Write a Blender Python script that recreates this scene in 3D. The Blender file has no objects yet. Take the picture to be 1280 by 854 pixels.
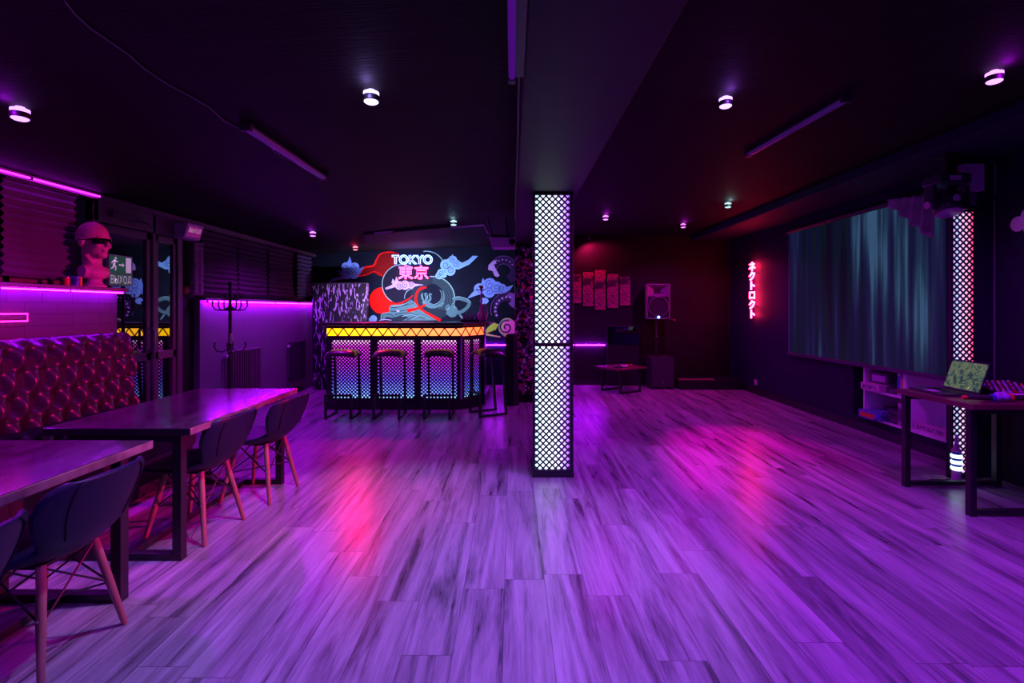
import bpy, bmesh, math, random
from mathutils import Vector, Matrix, Euler
random.seed(7)
SC = bpy.context.scene
COL = SC.collection
PI = math.pi
F = 620.0; CX = 640.0; CY = 386.0; CH = 1.4      # focal length in pixels of a 1280 wide picture, camera height

# ------------------------------------------------------------------ helpers: where a picture point sits in the room
def at(px, py, y):
    return Vector(((px-CX)*y/F, y, CH-(py-CY)*y/F))
def onx(px, x):            # depth of a vertical plane x seen at column px
    return F*x/(px-CX)

# ------------------------------------------------------------------ materials
def new_mat(name):
    m = bpy.data.materials.new(name); m.use_nodes = True
    nt = m.node_tree; nt.nodes.clear()
    out = nt.nodes.new('ShaderNodeOutputMaterial')
    return m, nt, out
def pm(name, col, rough=.6, metal=0., spec=.5, var=0., vscale=8., bump=0., bscale=40., coat=0., stretch=(1,1,1)):
    m, nt, out = new_mat(name)
    b = nt.nodes.new('ShaderNodeBsdfPrincipled')
    nt.links.new(b.outputs[0], out.inputs[0])
    b.inputs['Base Color'].default_value = (*col, 1)
    b.inputs['Roughness'].default_value = rough
    b.inputs['Metallic'].default_value = metal
    b.inputs['Specular IOR Level'].default_value = spec
    b.inputs['Coat Weight'].default_value = coat
    if var or bump:
        tc = nt.nodes.new('ShaderNodeTexCoord'); mp = nt.nodes.new('ShaderNodeMapping')
        mp.inputs['Scale'].default_value = stretch
        nt.links.new(tc.outputs['Object'], mp.inputs[0])
    if var:
        n = nt.nodes.new('ShaderNodeTexNoise'); n.inputs['Scale'].default_value = vscale; n.inputs['Detail'].default_value = 5
        nt.links.new(mp.outputs[0], n.inputs['Vector'])
        r = nt.nodes.new('ShaderNodeValToRGB')
        r.color_ramp.elements[0].position = .3; r.color_ramp.elements[1].position = .7
        r.color_ramp.elements[0].color = (*[c*(1-var) for c in col], 1)
        r.color_ramp.elements[1].color = (*[min(1, c*(1+var)) for c in col], 1)
        nt.links.new(n.outputs['Fac'], r.inputs[0]); nt.links.new(r.outputs[0], b.inputs['Base Color'])
    if bump:
        n2 = nt.nodes.new('ShaderNodeTexNoise'); n2.inputs['Scale'].default_value = bscale; n2.inputs['Detail'].default_value = 4
        nt.links.new(mp.outputs[0], n2.inputs['Vector'])
        bp = nt.nodes.new('ShaderNodeBump'); bp.inputs['Strength'].default_value = bump; bp.inputs['Distance'].default_value = .01
        nt.links.new(n2.outputs['Fac'], bp.inputs['Height']); nt.links.new(bp.outputs[0], b.inputs['Normal'])
    return m
def em(name, col, st):
    m, nt, out = new_mat(name)
    e = nt.nodes.new('ShaderNodeEmission'); e.inputs[0].default_value = (*col, 1); e.inputs[1].default_value = st
    nt.links.new(e.outputs[0], out.inputs[0]); return m
def em_ramp(name, stops, axis, st):          # the strips of an RGB light panel: colour runs along one axis of the panel
    m, nt, out = new_mat(name)
    tc = nt.nodes.new('ShaderNodeTexCoord'); sp = nt.nodes.new('ShaderNodeSeparateXYZ')
    nt.links.new(tc.outputs['Generated'], sp.inputs[0])
    r = nt.nodes.new('ShaderNodeValToRGB'); cr = r.color_ramp
    while len(cr.elements) < len(stops): cr.elements.new(.5)
    for e_, (p, c) in zip(cr.elements, stops): e_.position = p; e_.color = (*c, 1)
    nt.links.new(sp.outputs[axis], r.inputs[0])
    e = nt.nodes.new('ShaderNodeEmission'); e.inputs[1].default_value = st
    nt.links.new(r.outputs[0], e.inputs[0]); nt.links.new(e.outputs[0], out.inputs[0]); return m

def floor_mat():
    m, nt, out = new_mat('grey_wood_plank'); N = nt.nodes.new; L = nt.links.new
    b = N('ShaderNodeBsdfPrincipled'); L(b.outputs[0], out.inputs[0])
    def mt(op, a, b_=None, c=None):
        n = N('ShaderNodeMath'); n.operation = op
        for k, v in enumerate((a, b_, c)):
            if v is None: continue
            if isinstance(v, (int, float)): n.inputs[k].default_value = v
            else: L(v, n.inputs[k])
        return n.outputs[0]
    tc = N('ShaderNodeTexCoord'); sp = N('ShaderNodeSeparateXYZ'); L(tc.outputs['Object'], sp.inputs[0])
    u = mt('DIVIDE', mt('ADD', sp.outputs[0], .237), .204); row = mt('FLOOR', u); fu = mt('FRACT', u)
    wn = N('ShaderNodeTexWhiteNoise'); wn.noise_dimensions = '1D'; L(row, wn.inputs['W'])
    v = mt('ADD', mt('DIVIDE', sp.outputs[1], 1.24), mt('MULTIPLY', wn.outputs['Value'], 7.0)); pl = mt('FLOOR', v); fv = mt('FRACT', v)
    w2 = N('ShaderNodeTexWhiteNoise'); w2.noise_dimensions = '2D'; cb = N('ShaderNodeCombineXYZ'); L(row, cb.inputs[0]); L(pl, cb.inputs[1]); L(cb.outputs[0], w2.inputs['Vector'])
    du = mt('MULTIPLY', mt('MINIMUM', fu, mt('SUBTRACT', 1.0, fu)), .204); dv = mt('MULTIPLY', mt('MINIMUM', fv, mt('SUBTRACT', 1.0, fv)), 1.24)
    gap = mt('SUBTRACT', 1.0, mt('SMOOTH_MIN', 1.0, mt('DIVIDE', mt('MINIMUM', du, dv), .0022), .1))
    off = N('ShaderNodeVectorMath'); off.operation = 'SCALE'; off.inputs['Scale'].default_value = 13.0; L(w2.outputs['Color'], off.inputs[0])
    add = N('ShaderNodeVectorMath'); add.operation = 'ADD'; L(tc.outputs['Object'], add.inputs[0]); L(off.outputs[0], add.inputs[1])
    m1 = N('ShaderNodeMapping'); m1.inputs['Scale'].default_value = (11, .8, 1); L(add.outputs[0], m1.inputs[0])
    n1 = N('ShaderNodeTexNoise'); n1.inputs['Scale'].default_value = 1; n1.inputs['Detail'].default_value = 7; n1.inputs['Roughness'].default_value = .58; n1.inputs['Distortion'].default_value = .9
    L(m1.outputs[0], n1.inputs['Vector'])
    m2 = N('ShaderNodeMapping'); m2.inputs['Scale'].default_value = (90, 4.5, 1); L(add.outputs[0], m2.inputs[0])
    n2 = N('ShaderNodeTexNoise'); n2.inputs['Scale'].default_value = 1; n2.inputs['Detail'].default_value = 4; n2.inputs['Distortion'].default_value = 1.2
    L(m2.outputs[0], n2.inputs['Vector'])
    mix = mt('ADD', mt('MULTIPLY', n1.outputs['Fac'], .78), mt('MULTIPLY', n2.outputs['Fac'], .22))
    rp = N('ShaderNodeValToRGB'); cr = rp.color_ramp
    cr.elements[0].position = .33; cr.elements[0].color = (.055, .052, .06, 1)
    cr.elements[1].position = .66; cr.elements[1].color = (.46, .45, .46, 1)
    for p, c in ((.39, (.115, .11, .12)), (.45, (.22, .21, .225)), (.53, (.33, .32, .33))):
        e = cr.elements.new(p); e.color = (*c, 1)
    L(mix, rp.inputs[0])
    tint = N('ShaderNodeMapRange'); tint.inputs['To Min'].default_value = .78; tint.inputs['To Max'].default_value = 1.12; L(w2.outputs['Value'], tint.inputs['Value'])
    mul = N('ShaderNodeVectorMath'); mul.operation = 'SCALE'; L(rp.outputs[0], mul.inputs[0]); L(tint.outputs[0], mul.inputs['Scale'])
    mm = N('ShaderNodeMix'); mm.data_type = 'RGBA'; L(gap, mm.inputs['Factor']); L(mul.outputs[0], mm.inputs['A']); mm.inputs['B'].default_value = (.04, .036, .04, 1)
    L(mm.outputs['Result'], b.inputs['Base Color'])
    rr = N('ShaderNodeMapRange'); rr.inputs['To Min'].default_value = .22; rr.inputs['To Max'].default_value = .38; L(n1.outputs['Fac'], rr.inputs['Value'])
    L(rr.outputs[0], b.inputs['Roughness'])
    b.inputs['Specular IOR Level'].default_value = .5
    bp = N('ShaderNodeBump'); bp.inputs['Strength'].default_value = .25; bp.inputs['Distance'].default_value = .004
    L(mix, bp.inputs['Height']); L(bp.outputs[0], b.inputs['Normal'])
    return m
def brick_mat():
    m, nt, out = new_mat('painted_block'); N = nt.nodes.new; L = nt.links.new
    b = N('ShaderNodeBsdfPrincipled'); L(b.outputs[0], out.inputs[0]); b.inputs['Roughness'].default_value = .55
    tc = N('ShaderNodeTexCoord'); sp = N('ShaderNodeSeparateXYZ'); L(tc.outputs['Object'], sp.inputs[0])
    cb = N('ShaderNodeCombineXYZ'); L(sp.outputs[1], cb.inputs[0]); L(sp.outputs[2], cb.inputs[1])
    br = N('ShaderNodeTexBrick'); L(cb.outputs[0], br.inputs['Vector'])
    br.inputs['Color1'].default_value = (.060, .055, .065, 1); br.inputs['Color2'].default_value = (.068, .062, .074, 1); br.inputs['Mortar'].default_value = (.040, .036, .044, 1)
    br.inputs['Scale'].default_value = 1; br.inputs['Mortar Size'].default_value = .004; br.inputs['Brick Width'].default_value = .25; br.inputs['Row Height'].default_value = .085
    L(br.outputs['Color'], b.inputs['Base Color'])
    bp = N('ShaderNodeBump'); bp.invert = True; bp.inputs['Strength'].default_value = .5; bp.inputs['Distance'].default_value = .004
    L(br.outputs['Fac'], bp.inputs['Height']); L(bp.outputs[0], b.inputs['Normal'])
    return m
def mosaic_mat():
    m, nt, out = new_mat('mirror_mosaic'); N = nt.nodes.new; L = nt.links.new
    b = N('ShaderNodeBsdfPrincipled'); L(b.outputs[0], out.inputs[0])
    tc = N('ShaderNodeTexCoord'); v = N('ShaderNodeTexVoronoi'); v.inputs['Scale'].default_value = 26; L(tc.outputs['Object'], v.inputs['Vector'])
    hs = N('ShaderNodeSeparateColor'); L(v.outputs['Color'], hs.inputs[0])
    rp = N('ShaderNodeValToRGB'); cr = rp.color_ramp; cr.interpolation = 'CONSTANT'
    cr.elements[0].color = (.012, .01, .016, 1); cr.elements[1].position = .45; cr.elements[1].color = (.30, .03, .16, 1)
    for p, c in ((.6, (.5, .08, .25)), (.74, (.10, .05, .16)), (.85, (.7, .6, .75)), (.93, (.6, .05, .07))):
        e = cr.elements.new(p); e.color = (*c, 1)
    L(hs.outputs[0], rp.inputs[0]); L(rp.outputs[0], b.inputs['Base Color'])
    b.inputs['Metallic'].default_value = .5; b.inputs['Roughness'].default_value = .3
    sub = N('ShaderNodeVectorMath'); sub.operation = 'SUBTRACT'; L(v.outputs['Color'], sub.inputs[0]); sub.inputs[1].default_value = (.5, .5, .5)
    sc = N('ShaderNodeVectorMath'); sc.operation = 'SCALE'; sc.inputs['Scale'].default_value = .7; L(sub.outputs[0], sc.inputs[0])
    g = N('ShaderNodeNewGeometry'); ad = N('ShaderNodeVectorMath'); ad.operation = 'ADD'; L(g.outputs['Normal'], ad.inputs[0]); L(sc.outputs[0], ad.inputs[1])
    nm = N('ShaderNodeVectorMath'); nm.operation = 'NORMALIZE'; L(ad.outputs[0], nm.inputs[0]); L(nm.outputs[0], b.inputs['Normal'])
    return m
def screen_mat(name, kind):
    m, nt, out = new_mat(name); N = nt.nodes.new; L = nt.links.new
    b = N('ShaderNodeBsdfPrincipled'); L(b.outputs[0], out.inputs[0])
    b.inputs['Base Color'].default_value = (.006, .007, .009, 1); b.inputs['Roughness'].default_value = .5; b.inputs['Specular IOR Level'].default_value = .15
    tc = N('ShaderNodeTexCoord'); mp = N('ShaderNodeMapping'); L(tc.outputs['Generated'], mp.inputs[0])
    n = N('ShaderNodeTexNoise'); L(mp.outputs[0], n.inputs['Vector'])
    rp = N('ShaderNodeValToRGB'); cr = rp.color_ramp
    if kind == 'big':
        mp.inputs['Scale'].default_value = (1, 13, .3); n.inputs['Scale'].default_value = 1; n.inputs['Detail'].default_value = 4; n.inputs['Roughness'].default_value = .6
        cr.elements[0].position = .33; cr.elements[0].color = (.003, .003, .012, 1)
        cr.elements[1].position = .74; cr.elements[1].color = (.04, .10, .20, 1)
        for p, c in ((.42, (.002, .010, .016)), (.48, (.003, .005, .030)), (.53, (.004, .010, .034)), (.58, (.010, .008, .055)), (.66, (.012, .035, .075))):
            e = cr.elements.new(p); e.color = (*c, 1)
        st = .75
    else:
        mp.inputs['Scale'].default_value = (1, 5, 3.4); mp.inputs['Rotation'].default_value = (.5, 0, 0)
        n.inputs['Scale'].default_value = 1; n.inputs['Detail'].default_value = 7; n.inputs['Roughness'].default_value = .7; n.inputs['Distortion'].default_value = 1.2
        cr.elements[0].position = .30; cr.elements[0].color = (.02, .02, .05, 1)
        cr.elements[1].position = .70; cr.elements[1].color = (.95, .95, .35, 1)
        for p, c in ((.40, (.02, .04, .06)), (.48, (.05, .10, .10)), (.54, (.22, .30, .14)), (.60, (.10, .10, .12))):
            e = cr.elements.new(p); e.color = (*c, 1)
        st = .6
    if kind == 'big':          # broad bands of the blurred picture over the fine streaks
        mp2 = N('ShaderNodeMapping'); mp2.inputs['Scale'].default_value = (1, 3.2, .55); mp2.inputs['Location'].default_value = (0, .4, .2); L(tc.outputs['Generated'], mp2.inputs[0])
        k = N('ShaderNodeTexNoise'); k.inputs['Scale'].default_value = 1; k.inputs['Detail'].default_value = 2; L(mp2.outputs[0], k.inputs['Vector'])
        mp3 = N('ShaderNodeMapping'); mp3.inputs['Scale'].default_value = (1, 34, .8); L(tc.outputs['Generated'], mp3.inputs[0])
        k3 = N('ShaderNodeTexNoise'); k3.inputs['Scale'].default_value = 1; k3.inputs['Detail'].default_value = 5; L(mp3.outputs[0], k3.inputs['Vector'])
        a1 = N('ShaderNodeMath'); a1.operation = 'MULTIPLY_ADD'; L(k.outputs['Fac'], a1.inputs[0]); a1.inputs[1].default_value = .9; a1.inputs[2].default_value = -.45
        a2 = N('ShaderNodeMath'); a2.operation = 'ADD'; L(n.outputs['Fac'], a2.inputs[0]); L(a1.outputs[0], a2.inputs[1])
        a3 = N('ShaderNodeMath'); a3.operation = 'MULTIPLY_ADD'; L(k3.outputs['Fac'], a3.inputs[0]); a3.inputs[1].default_value = .3; L(a2.outputs[0], a3.inputs[2])
        a4 = N('ShaderNodeMath'); a4.operation = 'SUBTRACT'; L(a3.outputs[0], a4.inputs[0]); a4.inputs[1].default_value = .15; src = a4.outputs[0]
    else: src = n.outputs['Fac']
    L(src, rp.inputs[0]); L(rp.outputs[0], b.inputs['Emission Color']); b.inputs['Emission Strength'].default_value = st
    return m
def zebra_mat():
    m, nt, out = new_mat('streaked_panel'); N = nt.nodes.new; L = nt.links.new
    b = N('ShaderNodeBsdfPrincipled'); L(b.outputs[0], out.inputs[0]); b.inputs['Roughness'].default_value = .6; b.inputs['Specular IOR Level'].default_value = .1
    tc = N('ShaderNodeTexCoord'); mp = N('ShaderNodeMapping'); L(tc.outputs['Object'], mp.inputs[0])
    mp.inputs['Rotation'].default_value = (0, -.5, 0); mp.inputs['Scale'].default_value = (26, 1, 6.5)
    n = N('ShaderNodeTexNoise'); n.inputs['Scale'].default_value = 1; n.inputs['Detail'].default_value = 3; n.inputs['Distortion'].default_value = .9; L(mp.outputs[0], n.inputs['Vector'])
    r = N('ShaderNodeValToRGB'); r.color_ramp.elements[0].position = .56; r.color_ramp.elements[0].color = (.012, .01, .015, 1)
    r.color_ramp.elements[1].position = .60; r.color_ramp.elements[1].color = (.36, .22, .45, 1)
    L(n.outputs['Fac'], r.inputs[0]); L(r.outputs[0], b.inputs['Base Color']); return m
def art_mat():
    m, nt, out = new_mat('city_print'); N = nt.nodes.new; L = nt.links.new
    b = N('ShaderNodeBsdfPrincipled'); L(b.outputs[0], out.inputs[0]); b.inputs['Roughness'].default_value = .5
    tc = N('ShaderNodeTexCoord'); mp = N('ShaderNodeMapping'); L(tc.outputs['Object'], mp.inputs[0])
    mp.inputs['Rotation'].default_value = (0, -.6, 0); mp.inputs['Scale'].default_value = (9, 1, 17)
    v = N('ShaderNodeTexBrick'); cb = N('ShaderNodeSeparateXYZ'); L(mp.outputs[0], cb.inputs[0]); c2 = N('ShaderNodeCombineXYZ'); L(cb.outputs[0], c2.inputs[0]); L(cb.outputs[2], c2.inputs[1]); L(c2.outputs[0], v.inputs['Vector'])
    v.inputs['Color1'].default_value = (1, .12, .30, 1); v.inputs['Color2'].default_value = (.5, .05, .15, 1); v.inputs['Mortar'].default_value = (.03, .01, .02, 1); v.inputs['Scale'].default_value = 1; v.inputs['Mortar Size'].default_value = .06
    n = N('ShaderNodeTexNoise'); n.inputs['Scale'].default_value = 3.2; n.inputs['Detail'].default_value = 3; L(tc.outputs['Object'], n.inputs['Vector'])
    r = N('ShaderNodeValToRGB'); r.color_ramp.elements[0].position = .40; r.color_ramp.elements[1].position = .48; L(n.outputs['Fac'], r.inputs[0])
    mx = N('ShaderNodeMix'); mx.data_type = 'RGBA'; L(r.outputs[0], mx.inputs['Factor']); mx.inputs['A'].default_value = (.04, .012, .03, 1); L(v.outputs['Color'], mx.inputs['B'])
    L(mx.outputs['Result'], b.inputs['Base Color']); return m

M = {}
M['floor'] = floor_mat(); M['brick'] = brick_mat(); M['mosaic'] = mosaic_mat(); M['zebra'] = zebra_mat(); M['art'] = art_mat()
M['bigscreen'] = screen_mat('projected_picture', 'big'); M['lapscreen'] = screen_mat('laptop_picture', 'lap')
M['ceil'] = pm('black_stained_boards', (.004, .0035, .004), .7, spec=.15, var=.55, vscale=3, bump=.3, bscale=12, stretch=(1, 9, 1))
M['ceil_l'] = pm('black_stained_ceiling_boards', (.005, .0038, .0038), .7, spec=.15, var=.6, vscale=3, bump=.3, bscale=12, stretch=(.5, 9, 1))
M['beam'] = pm('grey_painted_beam', (.012, .014, .016), .6, spec=.25, var=.15, vscale=2, stretch=(1, 6, 1))
M['wall'] = pm('dark_wall_paint', (.014, .008, .012), .65, spec=.2, var=.25, vscale=3, bump=.1)
M['wall_r'] = pm('navy_wall_paint', (.013, .011, .034), .65, spec=.2, var=.2, vscale=3, bump=.1)
M['mural'] = pm('mural_ground_paint', (.007, .011, .020), .8, spec=.06, var=.2, vscale=4, bump=.1)
M['panel'] = pm('grey_wall_panel', (.17, .15, .19), .5, var=.12, vscale=6, stretch=(1, 12, .6))
M['frame'] = pm('brown_door_frame', (.12, .075, .10), .42)
M['black'] = pm('black_powder_coat', (.013, .013, .016), .42)
M['blackmat'] = pm('black_matte', (.012, .012, .015), .8)
M['plastic'] = pm('black_plastic', (.02, .02, .024), .45)
M['stagehead'] = pm('black_gloss_plastic', (.035, .035, .05), .3)
M['plastic2'] = pm('charcoal_plastic', (.05, .045, .055), .4)
M['glass'] = pm('dark_mirror_glass', (.004, .004, .006), .015, spec=1.0)
M['glass'].node_tree.nodes['Principled BSDF'].inputs['IOR'].default_value = 2.4
M['leather'] = pm('black_leather', (.024, .012, .018), .34, bump=.08, bscale=60, coat=.2)
M['navy'] = pm('navy_leather', (.006, .007, .030), .42, spec=.35, bump=.1, bscale=90)
M['seam'] = pm('black_seam', (.005, .005, .008), .8)
M['dowel'] = pm('beech_wood', (.30, .165, .11), .45, var=.2, vscale=4, stretch=(6, 6, .6))
M['resin'] = pm('lacquered_tabletop', (.05, .032, .045), .16, var=.7, vscale=5, bump=.06, bscale=14, stretch=(3, 1, 1))
M['edge'] = pm('foil_table_edge', (.30, .24, .26), .28, metal=.5, var=.5, vscale=9, bump=.5, bscale=20)
M['oxblood'] = pm('red_brown_tabletop', (.16, .035, .06), .3, var=.2, vscale=4)
M['stooltop'] = pm('black_vinyl', (.03, .02, .025), .3)
M['white'] = pm('white_laminate', (.85, .82, .88), .45)
M['white_met'] = pm('white_enamel', (.45, .43, .46), .4)
M['plaster'] = pm('pink_plaster', (.52, .34, .40), .5, bump=.1, bscale=30)
M['shade'] = pm('glossy_black_lens', (.005, .005, .008), .08)
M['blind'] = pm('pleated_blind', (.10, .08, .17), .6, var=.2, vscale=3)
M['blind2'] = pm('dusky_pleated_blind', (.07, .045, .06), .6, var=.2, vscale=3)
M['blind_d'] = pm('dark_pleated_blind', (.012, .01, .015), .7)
M['lace'] = pm('pale_blind_edge', (.5, .36, .45), .6)
M['tubeoff'] = pm('unlit_tube_diffuser', (.16, .18, .34), .35)
M['steel'] = pm('brushed_steel', (.45, .42, .45), .3, metal=1)
M['pipe'] = pm('painted_pipe', (.12, .10, .16), .4)
M['cable'] = pm('black_cable', (.02, .02, .022), .5)
M['cable_g'] = pm('grey_cable', (.16, .15, .16), .5)
M['lattice'] = pm('black_lattice', (.012, .012, .016), .5)
M['lattice_y'] = pm('red_light_trim', (.40, .02, .01), .5)
M['green'] = pm('exit_green', (.03, .20, .12), .5); M['green'].node_tree.nodes['Principled BSDF'].inputs['Emission Color'].default_value = (.02, .10, .06, 1); M['green'].node_tree.nodes['Principled BSDF'].inputs['Emission Strength'].default_value = .4  # weak emission added to lift the green in place of light falling on it
M['signwhite'] = pm('sign_white', (.92, .85, .92), .5)
M['signwhite_lift'] = pm('sign_white_added_glow', (.92, .85, .92), .5)  # emission below is added, standing in for room light on the sign white
M['signwhite_lift'].node_tree.nodes['Principled BSDF'].inputs['Emission Color'].default_value = (.75, .45, .85, 1)
M['signwhite_lift'].node_tree.nodes['Principled BSDF'].inputs['Emission Strength'].default_value = .45
M['red'] = pm('red_plastic', (.5, .02, .03), .35)
M['orange'] = pm('orange_foam', (.75, .12, .03), .6)
M['blue'] = pm('blue_plastic', (.05, .12, .6), .4)
M['purple'] = pm('purple_foam', (.38, .25, .7), .8)
M['pinkp'] = pm('pink_card', (.65, .35, .55), .5)
M['hookah'] = pm('hot_pink_glass', (.95, .08, .45), .25)
M['yellow'] = pm('yellow_plastic', (.8, .6, .05), .4)
M['patt'] = pm('patterned_card', (.35, .26, .35), .5, var=.8, vscale=30)
M['patt2'] = pm('dark_patterned_card', (.10, .05, .12), .5, var=.9, vscale=24)
M['patt3'] = pm('bright_patterned_card', (.12, .22, .5), .45, var=.9, vscale=26)
M['boxp'] = pm('violet_painted_metal', (.62, .45, .68), .5)
M['cloth'] = pm('black_cloth', (.012, .012, .016), .9, bump=.3, bscale=30)
M['foil'] = pm('grey_drape', (.34, .36, .37), .35, var=.3, vscale=8)
M['wood_step'] = pm('beige_step_edge', (.42, .22, .13), .6)
# mural paints
M['p_cloud'] = pm('paint_sky_blue', (.20, .40, .85), .8, spec=.06)
M['p_cloud_l'] = pm('paint_pale_blue', (.22, .58, .85), .8, spec=.06)
M['p_cloud_m'] = pm('paint_mauve', (.42, .38, .75), .8, spec=.06)
M['p_line'] = pm('paint_line_navy', (.04, .06, .16), .8, spec=.06)
M['p_red'] = pm('paint_scarlet', (.95, .01, .006), .8, spec=.06)
M['p_dred'] = pm('paint_dark_red', (.20, .008, .008), .8, spec=.06)
M['p_teal'] = pm('paint_grey_teal', (.075, .20, .17), .8, spec=.06)
M['p_teal_d'] = pm('paint_dark_teal', (.016, .032, .036), .8, spec=.06)
M['p_body'] = pm('paint_charcoal', (.013, .014, .024), .8, spec=.06)
M['p_mint'] = pm('paint_mint_line', (.22, .48, .36), .8, spec=.06)
M['p_vio'] = pm('paint_violet', (.22, .10, .42), .8, spec=.06)
M['p_vio_d'] = pm('paint_deep_violet', (.045, .02, .09), .8, spec=.06)
M['p_lav'] = pm('paint_lavender', (.48, .36, .75), .8, spec=.06)
M['p_white'] = pm('paint_off_white', (.85, .82, .9), .8, spec=.06)
M['p_green'] = pm('paint_leaf_green', (.5, .9, .08), .8, spec=.06)
M['p_pink'] = pm('paint_pink', (1, .22, .65), .8, spec=.06)
M['p_olive'] = pm('paint_pale_olive', (.75, .72, .28), .8, spec=.06)
# lights
M['n_purple'] = em('violet_neon', (.40, .002, 1.0), 140)
M['n_purple_dim'] = em('violet_tube', (.26, .015, .8), .22)
M['n_pink'] = em('pink_neon', (1.0, .012, .45), 6)
M['n_mag'] = em('magenta_neon', (.5, .006, .8), 16)
M['n_red'] = em('red_neon', (1.0, .016, .07), 60)
M['n_blue'] = em('blue_white_neon', (.12, .22, 1.0), 15)
M['n_rose'] = em('rose_neon', (1.0, .05, .26), 16)
M['n_led'] = em('blue_led', (.1, .25, 1.0), 12)
M['n_led_r'] = em('red_led', (1, .05, .05), 6)
M['n_ring'] = em('white_led_ring', (.6, .85, 1.0), 2.2)
M['n_pillar'] = em_ramp('pillar_led', [(0, (.35, .75, 1.0)), (.16, (.7, .9, 1.0)), (.6, (.75, .75, 1.0)), (.85, (.42, .25, 1.0)), (1, (.3, .05, 1.0))], 0, 2.4)
M['n_bar'] = em_ramp('bar_led', [(0, (.25, .55, 1.0)), (.06, (.14, .24, .95)), (.3, (.10, .05, .65)), (.6, (.26, .012, .42)), (.9, (.55, .03, .55)), (1, (1, .5, 1))], 2, 2.6)
M['n_band'] = em_ramp('orange_led', [(0, (1, .52, .0)), (.4, (1, .42, .03)), (.5, (1, .27, .06)), (.85, (1, .23, .08)), (1, (1, .13, .03))], 0, 2.4)
M['n_pil'] = em_ramp('pilaster_led', [(0, (1, .25, .75)), (.22, (.30, .45, 1.0)), (.4, (.7, .5, 1)), (.75, (1, .35, .65)), (1, (1, .04, .2))], 0, 1.35)

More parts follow.
